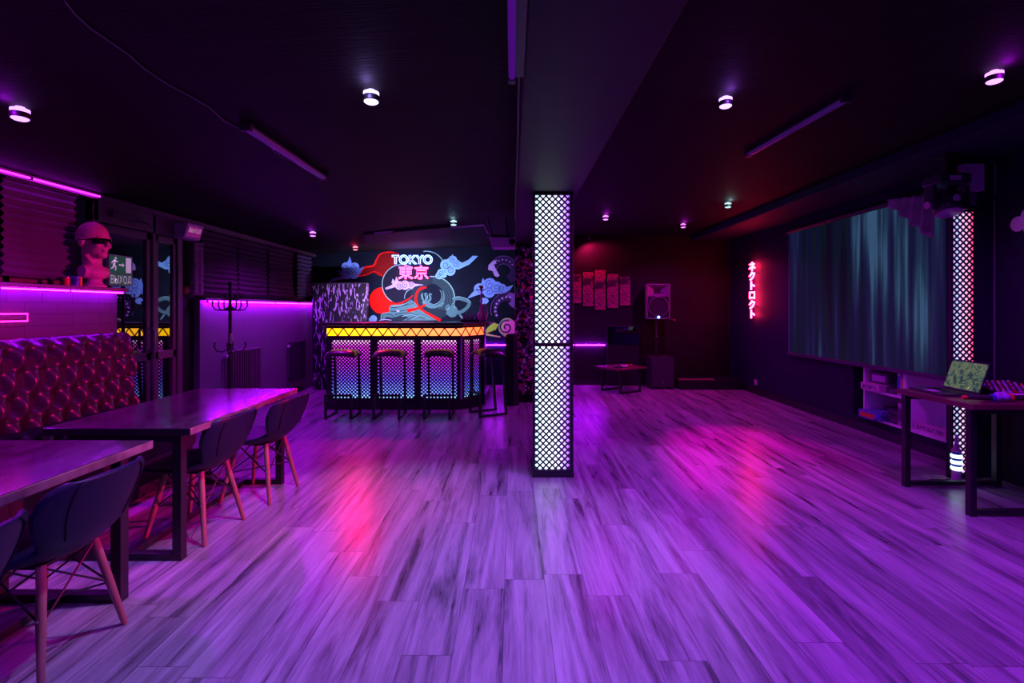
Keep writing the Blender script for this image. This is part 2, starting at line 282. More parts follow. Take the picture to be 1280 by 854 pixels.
# ------------------------------------------------------------------ geometry collector
class G:
    def __init__(s): s.v = []; s.f = []; s.m = []; s.cur = 0
    def mat(s, i): s.cur = i; return s
    def add(s, vs, fs):
        o = len(s.v); s.v += [Vector(v) for v in vs]; s.f += [tuple(i+o for i in f) for f in fs]; s.m += [s.cur]*len(fs); return s
    def box(s, lo, hi, rot=None, piv=None):
        x0, y0, z0 = lo; x1, y1, z1 = hi
        vs = [Vector(p) for p in ((x0,y0,z0),(x1,y0,z0),(x1,y1,z0),(x0,y1,z0),(x0,y0,z1),(x1,y0,z1),(x1,y1,z1),(x0,y1,z1))]
        if rot is not None:
            p = Vector(piv) if piv is not None else sum(vs, Vector())/8
            R = rot if isinstance(rot, Matrix) else Euler(rot).to_matrix()
            vs = [p+R@(v-p) for v in vs]
        return s.add(vs, [(0,3,2,1),(4,5,6,7),(0,1,5,4),(1,2,6,5),(2,3,7,6),(3,0,4,7)])
    def bar(s, a, b, w, h, up=(0,0,1)):          # rectangular bar from a to b
        a = Vector(a); b = Vector(b); d = (b-a).normalized(); u = Vector(up)
        if abs(d.dot(u)) > .95: u = Vector((0,1,0))
        r = d.cross(u).normalized(); u = r.cross(d)
        vs = []
        for p in (a, b):
            for i, j in ((-1,-1),(1,-1),(1,1),(-1,1)): vs.append(p+r*(i*w/2)+u*(j*h/2))
        return s.add(vs, [(0,1,2,3),(7,6,5,4),(0,4,5,1),(1,5,6,2),(2,6,7,3),(3,7,4,0)])
    def tube(s, pts, r, n=8, closed=False, caps=True):
        pts = [Vector(p) for p in pts]; k = len(pts); rs = r if isinstance(r, (list, tuple)) else [r]*k
        rings = []; prev = None
        for i, p in enumerate(pts):
            if closed: d = pts[(i+1) % k]-pts[i-1]
            else: d = (pts[min(i+1, k-1)]-pts[max(i-1, 0)])
            if d.length < 1e-9: d = Vector((0,0,1))
            d.normalize()
            if prev is None:
                u = Vector((0,0,1)) if abs(d.z) < .9 else Vector((1,0,0))
            else: u = prev
            a = d.cross(u)
            if a.length < 1e-6: a = d.orthogonal()
            a.normalize(); u = a.cross(d).normalized(); prev = u
            rings.append([p+(a*math.cos(2*PI*j/n)+u*math.sin(2*PI*j/n))*rs[i] for j in range(n)])
        vs = [q for R in rings for q in R]; fs = []
        for i in range(k if closed else k-1):
            i2 = (i+1) % k
            for j in range(n):
                j2 = (j+1) % n; fs.append((i*n+j, i*n+j2, i2*n+j2, i2*n+j))
        if caps and not closed:
            fs.append(tuple(range(n))[::-1]); fs.append(tuple((k-1)*n+j for j in range(n)))
        return s.add(vs, fs)
    def lathe(s, prof, c=(0,0,0), n=24, axis=None):
        c = Vector(c); R = Matrix.Identity(3)
        if axis is not None: R = Vector((0,0,1)).rotation_difference(Vector(axis)).to_matrix()
        vs = []; fs = []
        for r, z in prof:
            for j in range(n):
                a = 2*PI*j/n; vs.append(c+R@Vector((max(r,1e-4)*math.cos(a), max(r,1e-4)*math.sin(a), z)))
        for i in range(len(prof)-1):
            for j in range(n):
                j2 = (j+1) % n; fs.append((i*n+j, i*n+j2, (i+1)*n+j2, (i+1)*n+j))
        fs.append(tuple(range(n))[::-1]); fs.append(tuple((len(prof)-1)*n+j for j in range(n)))
        return s.add(vs, fs)
    def ball(s, c, r, n=16, k=10, R=None):
        c = Vector(c); r = r if isinstance(r, (tuple, list)) else (r, r, r); vs = []; fs = []
        for i in range(k+1):
            t = PI*i/k
            for j in range(n):
                a = 2*PI*j/n; q = Vector((r[0]*max(math.sin(t),1e-3)*math.cos(a), r[1]*max(math.sin(t),1e-3)*math.sin(a), -r[2]*math.cos(t)))
                vs.append(c+(R@q if R else q))
        for i in range(k):
            for j in range(n):
                j2 = (j+1) % n; fs.append((i*n+j, i*n+j2, (i+1)*n+j2, (i+1)*n+j))
        return s.add(vs, fs)
    def grid(s, fn, nu, nv, closeu=False):
        vs = [fn(i/(nu if closeu else nu-1), j/(nv-1)) for j in range(nv) for i in range(nu)]; fs = []
        for j in range(nv-1):
            for i in range(nu if closeu else nu-1):
                i2 = (i+1) % nu; fs.append((j*nu+i, j*nu+i2, (j+1)*nu+i2, (j+1)*nu+i))
        return s.add(vs, fs)
    def prism(s, poly, z0, z1):                  # plan polygon extruded up
        n = len(poly); vs = [(x, y, z0) for x, y in poly]+[(x, y, z1) for x, y in poly]
        fs = [tuple(range(n))[::-1], tuple(range(n, 2*n))]+[(i, (i+1) % n, n+(i+1) % n, n+i) for i in range(n)]
        return s.add(vs, fs)
    def build(s, name, mats, parent=None, smooth=False, bevel=0., sub=0, solid=0., remesh=0.):
        mats = mats if isinstance(mats, (list, tuple)) else [mats]
        me = bpy.data.meshes.new(name)
        vs = s.v
        if parent is not None:
            chain = parent; Wm = Matrix.Identity(4)
            while chain is not None: Wm = chain.matrix_basis @ Wm; chain = chain.parent
            inv = Wm.inverted(); vs = [inv@v for v in vs]; org = Vector((0,0,0))
        else:
            xs = [v.x for v in vs]; ys = [v.y for v in vs]; zs = [v.z for v in vs]
            org = Vector(((min(xs)+max(xs))/2, (min(ys)+max(ys))/2, min(zs))); vs = [v-org for v in vs]
        me.from_pydata([tuple(v) for v in vs], [], s.f); me.update()
        for m in mats: me.materials.append(m)
        me.polygons.foreach_set('material_index', s.m)
        bm = bmesh.new(); bm.from_mesh(me); bmesh.ops.recalc_face_normals(bm, faces=bm.faces); bm.to_mesh(me); bm.free()
        if smooth:
            me.polygons.foreach_set('use_smooth', [True]*len(me.polygons))
            if not sub and not remesh: me.set_sharp_from_angle(angle=math.radians(38))
        o = bpy.data.objects.new(name, me); COL.objects.link(o)
        if parent is not None: o.parent = parent
        else: o.location = org
        if solid:
            md = o.modifiers.new('solid', 'SOLIDIFY'); md.thickness = solid; md.offset = 0
        if remesh:
            md = o.modifiers.new('remesh', 'REMESH'); md.mode = 'VOXEL'; md.voxel_size = remesh; md.use_smooth_shade = True
            md = o.modifiers.new('smooth', 'SMOOTH'); md.iterations = 4; md.factor = .5
        if bevel:
            md = o.modifiers.new('bevel', 'BEVEL'); md.width = bevel; md.segments = 2; md.limit_method = 'ANGLE'; md.angle_limit = math.radians(40)
        if sub:
            md = o.modifiers.new('sub', 'SUBSURF'); md.levels = sub; md.render_levels = sub
        return o

def tag(o, label=None, cat=None, group=None, kind=None):
    if label: o['label'] = label
    if cat: o['category'] = cat
    if group: o['group'] = group
    if kind: o['kind'] = kind
    return o
def thing(name, label, cat, loc=(0,0,0), rz=0., group=None):
    o = bpy.data.objects.new(name, None); COL.objects.link(o); o.empty_display_size = .1
    o.location = loc; o.rotation_euler = (0, 0, rz)
    return tag(o, label, cat, group)
def struct(name, g, mats, label=None, **k):
    o = g.build(name, mats, **k); o['kind'] = 'structure'
    if label: o['label'] = label; o['category'] = k.get('cat', name.split('_')[0])
    return o
def dup(root, loc, rz, label, group=None):
    r = root.copy(); COL.objects.link(r); r.location = loc; r.rotation_euler = (0, 0, rz); r['label'] = label
    if group: r['group'] = group
    for ch in list(root.children):
        c = ch.copy(); COL.objects.link(c); c.parent = r
        for gch in list(ch.children):
            d = gch.copy(); COL.objects.link(d); d.parent = c
    return r
def text_mesh(body, bold=0.):
    c = bpy.data.curves.new('t', 'FONT'); c.body = body; c.offset = bold
    o = bpy.data.objects.new('t', c); COL.objects.link(o); bpy.context.view_layer.update()
    dg = bpy.context.evaluated_depsgraph_get(); me = bpy.data.meshes.new_from_object(o.evaluated_get(dg))
    vs = [v.co.copy() for v in me.vertices]; fs = [tuple(p.vertices) for p in me.polygons]
    bpy.data.objects.remove(o); bpy.data.curves.remove(c); bpy.data.meshes.remove(me)
    xs = [v.x for v in vs]; ys = [v.y for v in vs]
    x0, x1, y0, y1 = min(xs), max(xs), min(ys), max(ys)
    vs = [((v.x-x0)/(x1-x0), (v.y-y0)/(y1-y0)) for v in vs]
    return vs, fs
def spaced_text(body, widths, gap=.16):       # one letter after the other, each in its own cell
    V = []; Fc = []; tot = sum(widths)+gap*(len(body)-1); x = 0
    for ch, w in zip(body, widths):
        vs, fs = text_mesh(ch); o = len(V)
        V += [((x+w*a)/tot, b) for a, b in vs]; Fc += [tuple(i+o for i in f) for f in fs]; x += w+gap
    return V, Fc
def text_loops(vs, fs):
    bm = bmesh.new(); bv = [bm.verts.new((x, y, 0)) for x, y in vs]
    for f in fs:
        try: bm.faces.new([bv[i] for i in f])
        except ValueError: pass
    bmesh.ops.remove_doubles(bm, verts=bm.verts, dist=1e-5)
    es = {e for e in bm.edges if len(e.link_faces) == 1}
    loops = []
    while es:
        e = es.pop(); st = e.verts[0]; cur = e.verts[1]; lp = [st.co.copy(), cur.co.copy()]
        while cur != st:
            nx = next((q for q in cur.link_edges if q in es), None)
            if nx is None: break
            es.remove(nx); cur = nx.other_vert(cur)
            if cur != st: lp.append(cur.co.copy())
        if len(lp) > 2: loops.append([(p.x, p.y) for p in lp])
    bm.free(); return loops
def lattice(g, O, U, V, W, H, d, bw, N, t=.006):
    O = Vector(O); U = Vector(U); V = Vector(V)
    k = -H
    c = math.ceil(-H/d)*d
    while c < W:                                  # u - v = c
        u0 = max(0, c); u1 = min(W, c+H)
        if u1-u0 > .004: g.bar(O+U*u0+V*(u0-c), O+U*u1+V*(u1-c), bw, t, N)
        c += d
    c = d*.5
    while c < W+H:                                # u + v = c
        u0 = max(0, c-H); u1 = min(W, c)
        if u1-u0 > .004: g.bar(O+U*u0+V*(c-u0)+Vector(N)*.0005, O+U*u1+V*(c-u1)+Vector(N)*.0005, bw, t, N)
        c += d

YB = 9.1          # back wall
XR = 4.0          # right wall
XL = -3.4         # knee wall on the left
X2 = -3.60         # panelled wall between the door and the mural
XW = -3.65        # window and door plane on the left
Y0 = -1.6
def hl(x): return 1.0+(x+3.65)*.0466          # height of the left ceiling over the camera
ZR = 2.75
ZBEAM = 2.37

# ================================================================== SETTING
g = G().box((-4.2, Y0, -.1), (4.6, YB+.3, 0)); struct('floor', g, M['floor'])
bpy.data.objects['floor'].location  # origin at the middle of the slab
g = G(); zl0 = CH+hl(-3.9); zl1 = CH+hl(.05)
g.add([(-3.9, Y0, zl0), (.05, Y0, zl1), (.05, YB+.3, zl1), (-3.9, YB+.3, zl0), (-3.9, Y0, zl0+.1), (.05, Y0, zl1+.1), (.05, YB+.3, zl1+.1), (-3.9, YB+.3, zl0+.1)],
      [(0,3,2,1),(4,5,6,7),(0,1,5,4),(1,2,6,5),(2,3,7,6),(3,0,4,7)])
struct('ceiling', g, M['ceil_l'])
g = G().box((.555, Y0, ZR), (4.3, YB+.3, ZR+.1)); struct('ceiling', g, M['ceil'])
g = G().box((.045, Y0, ZBEAM), (.56, YB, ZR+.1)); struct('trim_1', g, M['beam'], bevel=.012)        # the beam
g = G().box((3.3, Y0, 2.65), (XR, YB, ZR)); struct('trim_2', g, M['wall_r'], bevel=.01)              # soffit along the right wall
g = G().box((-3.9, YB, 0), (.05, YB+.2, 2.62)); struct('wall_back', g, M['mural'])
g = G().box((.05, YB, 0), (4.2, YB+.2, ZR)); struct('wall_back', g, M['wall'])
# right wall with the niche for the white shelves
NY0, NY1, NZ0, NZ1 = 4.5, 5.66, .165, .82
g = G()
g.box((XR, Y0, 0), (XR+.2, NY0, ZR)).box((XR, NY1+.16, 0), (XR+.2, YB+.2, ZR)).box((XR, NY0, 0), (XR+.2, NY1+.16, NZ0)).box((XR, NY0, NZ1), (XR+.2, NY1+.16, ZR))
g.box((XR+.45, NY0-.1, 0), (XR+.5, NY1+.3, 1.0))
g.box((XR+.2, NY0-.05, 0), (XR+.45, NY0-.01, 1.0)).box((XR+.2, NY1+.17, 0), (XR+.45, NY1+.2, 1.0)).box((XR+.2, NY0-.05, .1), (XR+.45, NY1+.2, NZ0-.005)).box((XR+.2, NY0-.05, NZ1+.005), (XR+.45, NY1+.2, 1.0))
struct('wall_right', g, M['wall_r'])
g = G().box((3.612, 4.11, 0), (XR, 4.126, 2.65)); struct('trim_3', g, M['wall_r'])         # pilaster on the right wall
# left: knee walls, window plane above them, door opening between
g = G().box((XW-.2, Y0, 0), (XL, 4.27, 1.545)); struct('wall_left', g, M['brick'])
g = G().box((XW-.2, 5.72, 0), (X2, YB, 1.50)); struct('wall_left', g, M['panel'])
g = G().box((XW-.2, Y0, 1.545), (XW-.1, 4.27, 2.45)).box((XW-.2, 5.48, 1.5), (XW-.1, YB, 2.45)).box((XW-.2, 5.475, 0), (XW-.02, 5.72, 2.36)); struct('wall_left', g, M['wall'])
g = G().box((XW-.22, Y0, 1.545), (XL+.08, 4.30, 1.575)); struct('trim_4', g, M['panel'], bevel=.006)  # ledge
g = G().box((XW-.22, 5.70, 1.50), (X2+.08, YB-.01, 1.53)); struct('trim_5', g, M['panel'], bevel=.006)
g = G().box((XW-.02, Y0, 2.35), (XW+.06, YB-.005, 2.395)); struct('trim_6', g, M['frame'])           # rail along the ceiling edge
g = G().box((X2, 5.72, 0), (X2+.018, YB-.55, .09)); struct('baseboard_left', g, M['black'])
g = G().box((XR-.018, 4.45, 0), (XR, YB-.56, .10)); struct('baseboard_right', g, M['black'])
g = G().box((.56, YB-.018, 0), (2.86, YB, .10)); struct('baseboard_back', g, M['black'])
# windows behind the blinds
for n, (a, b, z0) in enumerate(((2.0, 4.2, 1.6), (5.5, 9.0, 1.55))):
    w = G(); w.box((XW-.10, a, z0), (XW-.06, b, z0+.06)).box((XW-.10, a, 2.28), (XW-.06, b, 2.34))
    k = 4
    for i in range(k+1):
        y = a+(b-a-.05)*i/k; w.box((XW-.10, y, z0), (XW-.06, y+.05, 2.34))
    o = struct('window_%d' % (n+1), w, M['frame'])
    p = G().box((XW-.09, a+.02, z0+.02), (XW-.08, b-.02, 2.32)).build('window_pane', M['glass'], o); p['kind'] = 'structure'

# ------------------------------------------------------------------ door
g = G()
xd0, xd1 = XW-.05, XW+.02
ya, yb_, yc, yd = 4.30, 5.015, 5.06, 5.42
zt = 2.17
g.box((xd0, ya, 0), (xd1, ya+.06, 2.36)).box((xd0, yb_, 0), (xd1, yc, 2.36)).box((xd0, yd-.03, 0), (xd1, yd+.05, 2.36)).box((xd0, ya, zt), (xd1, yd, 2.36))
door = struct('door_1', g, M['frame'], bevel=.006)
for (a, b, lab) in ((ya+.065, yb_-.005, 'l'), (yc+.005, yd-.035, 'r')):
    s_ = .062 if lab == 'l' else .05; x0, x1 = XW-.04, XW+.005
    q = G().box((x0, a, .01), (x1, a+s_, zt-.01)).box((x0, b-s_, .01), (x1, b, zt-.01)).box((x0, a, .01), (x1, b, .16)).box((x0, a, .88), (x1, b, .96)).box((x0, a, zt-.08), (x1, b, zt-.01))
    leaf = q.build('door_leaf', M['frame'], door, bevel=.006); leaf['kind'] = 'structure'
    pn = G().box((x0+.015, a+s_-.01, .15), (x0+.025, b-s_+.01, .89)).box((x0+.015, a+s_-.01, .95), (x0+.025, b-s_+.01, zt-.07)).build('door_pane', M['glass'], leaf); pn['kind'] = 'structure'
    if lab == 'l':
        h = G().tube([(x1, b-.03, .98), (x1+.05, b-.03, .98), (x1+.055, b-.03, 1.0), (x1+.055, b-.03, 1.18), (x1+.05, b-.03, 1.2), (x1, b-.03, 1.2)], .011).build('door_handle', M['steel'], leaf, smooth=True); h['kind'] = 'structure'
        g = G().box((x0+.02, a+.1, zt+.06), (x1+.06, b-.2, zt+.12)); g.tube([(x1+.03, b-.3, zt+.09), (x1+.12, b-.2, zt+.05), (x1+.05, b-.05, zt+.03)], .008)
        tag(g.build('door_closer', M['plastic2'], bevel=.006), 'dark door closer arm above the glass door', 'door closer')
        tag(door, 'brown framed double door with dark glass reflecting the bar', 'door')

# ------------------------------------------------------------------ mural painted on the back wall behind the bar
MP = ['p_cloud', 'p_cloud_l', 'p_cloud_m', 'p_line', 'p_red', 'p_dred', 'p_teal', 'p_teal_d', 'p_body', 'p_mint', 'p_vio', 'p_vio_d', 'p_lav', 'p_green', 'p_pink', 'p_olive', 'p_white', 'mural']
class Paint:
    def __init__(s, fr): s.g = G(); s.layer = 0; s.fr = fr            # fr maps picture coordinates to a point on the wall and an outward normal
    def put(s, pts, mat, faces=None):
        s.layer += 1; o = .002+.00012*s.layer
        s.g.cur = MP.index(mat); P = [s.fr(x, y, o) for x, y in pts]
        if faces is None:
            c = len(P); ctr = sum(P, Vector())/c; s.g.add(P, [tuple(range(c))])
        else: s.g.add(P, faces)
    def circ(s, x, y, r, mat, n=28, ry=None):
        s.put([(x+r*math.cos(2*PI*i/n), y+(ry or r)*math.sin(2*PI*i/n)) for i in range(n)], mat)
    def strip(s, pts, w, mat, w2=None, res=5):
        # smooth strip along control points
        P = []; n = len(pts)
        for i in range(n-1):
            p0 = pts[max(i-1, 0)]; p1 = pts[i]; p2 = pts[i+1]; p3 = pts[min(i+2, n-1)]
            for k in range(res):
                t = k/res
                P.append(tuple(.5*((2*b)+(-a+c)*t+(2*a-5*b+4*c-d)*t*t+(-a+3*b-3*c+d)*t**3) for a, b, c, d in zip(p0, p1, p2, p3)))
        P.append(pts[-1]); m = len(P); L = []; R = []
        for i, (x, y) in enumerate(P):
            dx = P[min(i+1, m-1)][0]-P[max(i-1, 0)][0]; dy = P[min(i+1, m-1)][1]-P[max(i-1, 0)][1]; l = math.hypot(dx, dy) or 1
            ww = w+(w2-w)*i/(m-1) if w2 is not None else w
            L.append((x-dy/l*ww/2, y+dx/l*ww/2)); R.append((x+dy/l*ww/2, y-dx/l*ww/2))
        s.put(L+R, mat, [(i, i+1, m+i+1, m+i) for i in range(m-1)])
    def arc(s, x, y, r, a0, a1, w, mat, w2=None, n=24, ry=None):
        pts = [(x+r*math.cos(math.radians(a0+(a1-a0)*i/n)), y-(ry or r)*math.sin(math.radians(a0+(a1-a0)*i/n))) for i in range(n+1)]
        s.strip(pts, w, mat, w2, 1)
    def swirl(s, x, y, r, w, mat, a0=0, turns=1.4, sg=1):
        n = 22; pts = [(x+r*(1-.85*i/n)*math.cos(a0+sg*turns*2*PI*i/n), y-r*(1-.85*i/n)*math.sin(a0+sg*turns*2*PI*i/n)) for i in range(n+1)]
        s.strip(pts, w, mat, None, 1)
    def cloud(s, mat, circles, polys):
        for p in polys: s.put(p, mat)
        for x, y, r in circles: s.circ(x, y, r, mat)
        for i, (x, y, r) in enumerate(circles):
            if r > 17: s.swirl(x, y, r*.72, 3.2, 'p_line', a0=i*1.3, sg=1 if i % 2 else -1)
def wallframe(X, Y, o):        # crop coordinates of the mural (origin 380,280 in the picture, 4.571 per pixel)
    p = at(380+X/4.571, 280+Y/4.571, YB); p.y = YB-o; return p
A = Paint(wallframe)
# flame
A.put([(300,300),(345,250),(400,236),(412,210),(418,185),(440,165),(500,159),(548,180),(525,235),(470,272),(452,300),(425,296),(400,280),(350,298)], 'p_dred')
A.strip([(300,300),(345,252),(398,238),(414,205),(440,170),(500,161),(545,176)], 13, 'p_red', 5)
A.strip([(300,301),(350,292),(405,272),(452,300)], 5, 'p_red', 2)
# sun
A.circ(449, 438, 76, 'p_red', 48)
# coils of the serpent
A.circ(560, 345, 113, 'p_body', 56)
A.arc(560, 345, 113, 62, 240, 4.5, 'p_mint')
A.arc(625, 420, 50, 95, 190, 3, 'p_mint')
A.arc(700, 262, 106, 25, 100, 5, 'p_mint')
A.circ(735, 425, 125, 'p_teal_d', 56)
A.arc(735, 425, 125, -40, 97, 6, 'p_mint')
for k in range(6): A.arc(735, 425, 70+9*k, -60+6*k, 90, 1.6, 'p_teal')
A.circ(735, 402, 58, 'mural', 40)
A.arc(738, 412, 62, -150, 30, 24, 'p_teal', 6)
A.arc(738, 410, 50, -120, 40, 2.5, 'p_mint')
# cloud under the sign
A.cloud('p_cloud_m', [(545,352,24),(578,350,27),(612,350,20),(520,345,15)], [[(463,366),(500,350),(530,335),(530,358),(470,376)],[(600,335),(640,342),(685,348),(640,356),(600,366)],[(500,338),(507,312),(520,328),(528,300),(545,335),(520,350)]])
# red ribbons
A.strip([(520,462),(560,450),(600,428),(622,408)], 13, 'p_red', 3)
A.strip([(700,362),(662,372),(642,405),(642,450),(670,490),(720,520),(780,552)], 10, 'p_red', 16)
# head
A.put([(438,552),(440,520),(470,505),(488,503),(486,478),(500,462),(540,462),(585,452),(610,430),(640,455),(660,490),(700,515),(760,552)], 'p_teal')
A.put([(455,552),(470,530),(510,536),(560,520),(600,535),(560,552)], 'p_teal_d')
for q in ([(500,480),(540,474),(590,462),(630,452)], [(495,498),(540,500),(600,490),(650,500)], [(520,520),(580,508),(640,520),(700,540)], [(470,515),(500,520),(520,535),(545,548)], [(590,548),(640,530),(690,545)], [(560,470),(600,450),(615,425)], [(450,540),(448,520),(470,512)]):
    A.strip(q, 5, 'p_teal_d', 2)
for q in ([(505,470),(550,466),(600,448)], [(440,545),(445,516),(475,507)], [(620,545),(660,525),(720,545)], [(560,530),(610,518),(660,530)]):
    A.strip(q, 3, 'p_mint', 1.5)
A.circ(538, 498, 9, 'p_lav', 16, 5)
A.strip([(590,495),(630,488),(680,470),(722,432)], 22, 'p_red', 5)
A.strip([(430,552),(460,546),(500,550)], 5, 'p_lav', 3)
# claws
for q in ([(745,470),(715,455),(690,448),(678,425),(676,405)], [(690,448),(700,425),(692,400),(704,398)], [(700,450),(722,430),(718,402),(730,405)], [(735,470),(780,468),(800,450)]):
    A.strip(q, 15, 'p_teal', 8)
for q in ([(676,430),(672,405),(682,398)], [(705,430),(708,404)], [(690,452),(680,446)]): A.strip(q, 4, 'p_mint', 2)
A.strip([(850,435),(880,424),(925,436),(945,452),(930,480),(900,502),(878,505)], 22, 'p_teal', 18)
A.strip([(850,428),(882,416),(930,428),(952,450)], 3, 'p_mint')
A.circ(848, 500, 32, 'p_teal', 24, 34)
for q in ([(840,485),(825,465),(814,478),(812,495)], [(848,475),(850,455),(862,470)], [(840,510),(818,505),(820,520)], [(880,505),(900,530),(915,548)]): A.strip(q, 13, 'p_teal', 7)
for q in ([(826,478),(820,492)], [(858,468),(862,484)], [(893,525),(908,545)]): A.strip(q, 5, 'p_mint', 3)
# blue clouds
A.cloud('p_cloud', [(242,246,27),(290,248,27),(245,290,26),(285,286,28),(262,268,30)], [[(133,338),(170,310),(215,300),(225,285),(235,315),(190,322)],[(182,266),(215,270),(235,262),(235,290),(205,292),(205,275)],[(245,225),(256,206),(262,185),(272,215),(275,240)],[(300,262),(325,252),(345,243),(322,285),(300,295)]])
A.cloud('p_cloud_l', [(812,236,33),(850,208,26),(836,266,30),(783,280,22),(772,296,20),(800,292,16),(868,232,28)], [[(865,205),(905,222),(940,205),(965,182),(995,184),(945,232),(905,250),(880,262)],[(808,208),(838,190),(852,172),(848,200),(852,220)]])
A.cloud('p_cloud', [(1003,372,32),(1062,348,38),(1058,388,34),(1100,365,36),(1130,370,28)], [[(932,428),(960,395),(985,370),(1010,400),(975,412)],[(1120,348),(1160,360),(1197,348),(1175,380),(1140,396)],[(1012,345),(1022,308),(1040,338)]])
A.circ(1030, 440, 25, 'p_cloud', 20, 18)
# tentacles
A.arc(1140, 265, 60, -60, 195, 52, 'p_vio_d', 14)
A.arc(1140, 262, 78, 20, 150, 3, 'p_vio'); A.arc(1140, 270, 42, 20, 190, 3, 'p_vio')
A.put([(1052,262),(1055,235),(1078,212),(1105,205),(1085,235),(1100,265),(1118,295),(1105,304),(1088,296),(1080,270)], 'p_lav')
for a in range(30, 190, 22): A.circ(1140+58*math.cos(math.radians(a)), 262-58*math.sin(math.radians(a)), 4, 'p_lav', 10)
A.arc(1165, 490, 72, 60, 215, 52, 'p_vio_d', 18)
A.put([(1150,412),(1180,394),(1208,400),(1215,440),(1200,482),(1182,470),(1168,455),(1185,440),(1180,424)], 'p_vio')
for a in range(80, 215, 18): A.circ(1165+72*math.cos(math.radians(a)), 490-72*math.sin(math.radians(a)), 6, 'p_lav', 12)
A.arc(1165, 490, 98, 80, 200, 3, 'p_vio')
# low blossoms by the counter
for x, y, r in ((330,545,12),(360,546,14),(398,542,20),(380,548,12)): A.circ(x, y, r, 'p_cloud')
# leaf and spiral to the right of the bar (crop origin 560,390, 6.1 per pixel)
def c6(x, y): return ((560+x/6.1-380)*4.571, (390+y/6.1-280)*4.571)
for k in range(6): A.strip([c6(285+14*k, 165-6*k), c6(310+14*k, 120-4*k), c6(355+10*k, 82+4*k)], 14, 'p_green', 5)
A.strip([c6(285,170), c6(340,180), c6(400,190)], 12, 'p_olive', 6)
A.circ(*c6(452, 118), 50, 'p_olive', 30, 54)
A.circ(*c6(470, 115), 38, 'p_pink', 28, 44)
A.swirl(*c6(445, 118), 42, 9, 'p_vio_d', 1.2, 1.5)
A.arc(*c6(450, 120), 47, 60, 250, 6, 'p_mint')
mur = A.g.build('mural', [M[k] for k in MP])
tag(mur, 'painted wall mural of a grey dragon, red sun and blue clouds behind the bar', 'mural')
# cloud painted on the right wall, cut by the picture's edge
def rframe(X, Y, o): return Vector((XR-o, 3.83+X, Y+.05))
B = Paint(rframe)
for x, y, r in ((.0, 2.07, .07), (.09, 2.02, .06), (-.03, 1.98, .08), (-.14, 2.04, .1), (-.06, 1.83, .07), (-.15, 1.8, .09), (-.2, 1.93, .13)): B.circ(x, y, r, 'p_white')
for x, y, r in ((-.14, 2.04, .06), (-.15, 1.8, .055), (-.2, 1.93, .08)): B.swirl(x, y, r, .01, 'p_line')
tag(B.g.build('wall_painting', [M[k] for k in MP]), 'pale blue painted cloud on the right wall past the pilaster', 'mural')

# ------------------------------------------------------------------ neon signs
def neon_text(name, body, O, U, V, W, H, r, mat, label, back, N, bold=0.):
    vs, fs = text_mesh(body, bold); O = Vector(O); U = Vector(U); V = Vector(V); N = Vector(N)
    root = thing(name, label, 'neon sign', O)
    g = G()
    for lp in text_loops(vs, fs):
        pts = [O+U*(x*W)+V*(y*H)+N*.06 for x, y in lp]
        g.tube(pts, r, 6, closed=True)
    g.build('neon_tube', mat, root, smooth=True)
    for f in (.2, .8):
        g = G(); g.bar(O+U*(W*.02)+V*(H*f)+N*.05, O+U*(W*.98)+V*(H*f)+N*.05, .008, .004, N)
        g.build('mounting_bar', M['plastic'], root)
    for f in (.05, .95):
        for q in (.2, .8):
            g = G(); g.bar(O+U*(W*f)+V*(H*q), O+U*(W*f)+V*(H*q)+N*.052, .01, .01); g.build('standoff', M['plastic'], root)
    return root
p0 = at(491, 330.5, YB); p1 = at(541, 319.5, YB)
neon_text('neon_sign', 'TOKYO', (p0.x, YB, p0.z), (1,0,0), (0,0,1), p1.x-p0.x, p1.z-p0.z, .0060, M['n_blue'], 'blue and white neon lettering TOKYO above the bar', None, (0,-1,0), .02)
p0 = at(499, 349, YB); p1 = at(536, 332.5, YB)
neon_text('neon_sign', '東京', (p0.x, YB, p0.z), (1,0,0), (0,0,1), p1.x-p0.x, p1.z-p0.z, .0055, M['n_rose'], 'rose neon Japanese characters under the blue lettering', None, (0,-1,0), 0.)
vs, fs = text_mesh('ネ\nク\nト\nロ\nク\nト')
neon_text('neon_sign', 'ネ\nク\nト\nロ\nク\nト', (XR, 8.24, 1.25), (0,-1,0), (0,0,1), .2, .91, .009, M['n_red'], 'vertical red neon sign on the right wall', None, (-1,0,0), 0.)

def neon_strip(name, pts, r, mat, label, cat='neon strip', clips=True):
    root = thing(name, label, cat, pts[0])
    G().tube(pts, r, 8).build('light_tube', mat, root, smooth=True)
    g = G(); a = Vector(pts[0]); b = Vector(pts[-1])
    for t in (0, .25, .5, .75, 1):
        p = a.lerp(b, t); g = G(); g.box((p.x-r*1.3, p.y-r*1.3, p.z-r*1.5), (p.x+r*1.3, p.y+r*1.3, p.z+r*1.5)); g.build('clip', M['plastic'], root)
    return root
neon_strip('neon_strip', [(XL+.055, 2.2, 1.535), (XL+.055, 4.27, 1.535)], .0048, M['n_purple'], 'violet neon strip under the ledge with the bust')
neon_strip('neon_strip', [(X2+.055, 5.78, 1.485), (X2+.055, YB-.03, 1.485)], .0075, M['n_purple'], 'violet neon strip along the top of the panelled wall behind the coat rack')
neon_strip('neon_strip', [(-.55, YB-.02, .735), (1.715, YB-.02, .735)], .010, M['n_purple'], 'violet neon strip low on the back wall left of the television')
neon_strip('neon_strip', [(XW+.085, 1.8, 2.355), (XW+.085, 4.3, 2.37)], .007, M['n_mag'], 'magenta tube along the ceiling edge over the near blind')
root = thing('neon_sign', 'pink neon outline of a long rectangle on the block wall', 'neon sign', (XL, 2.4, 1.3))
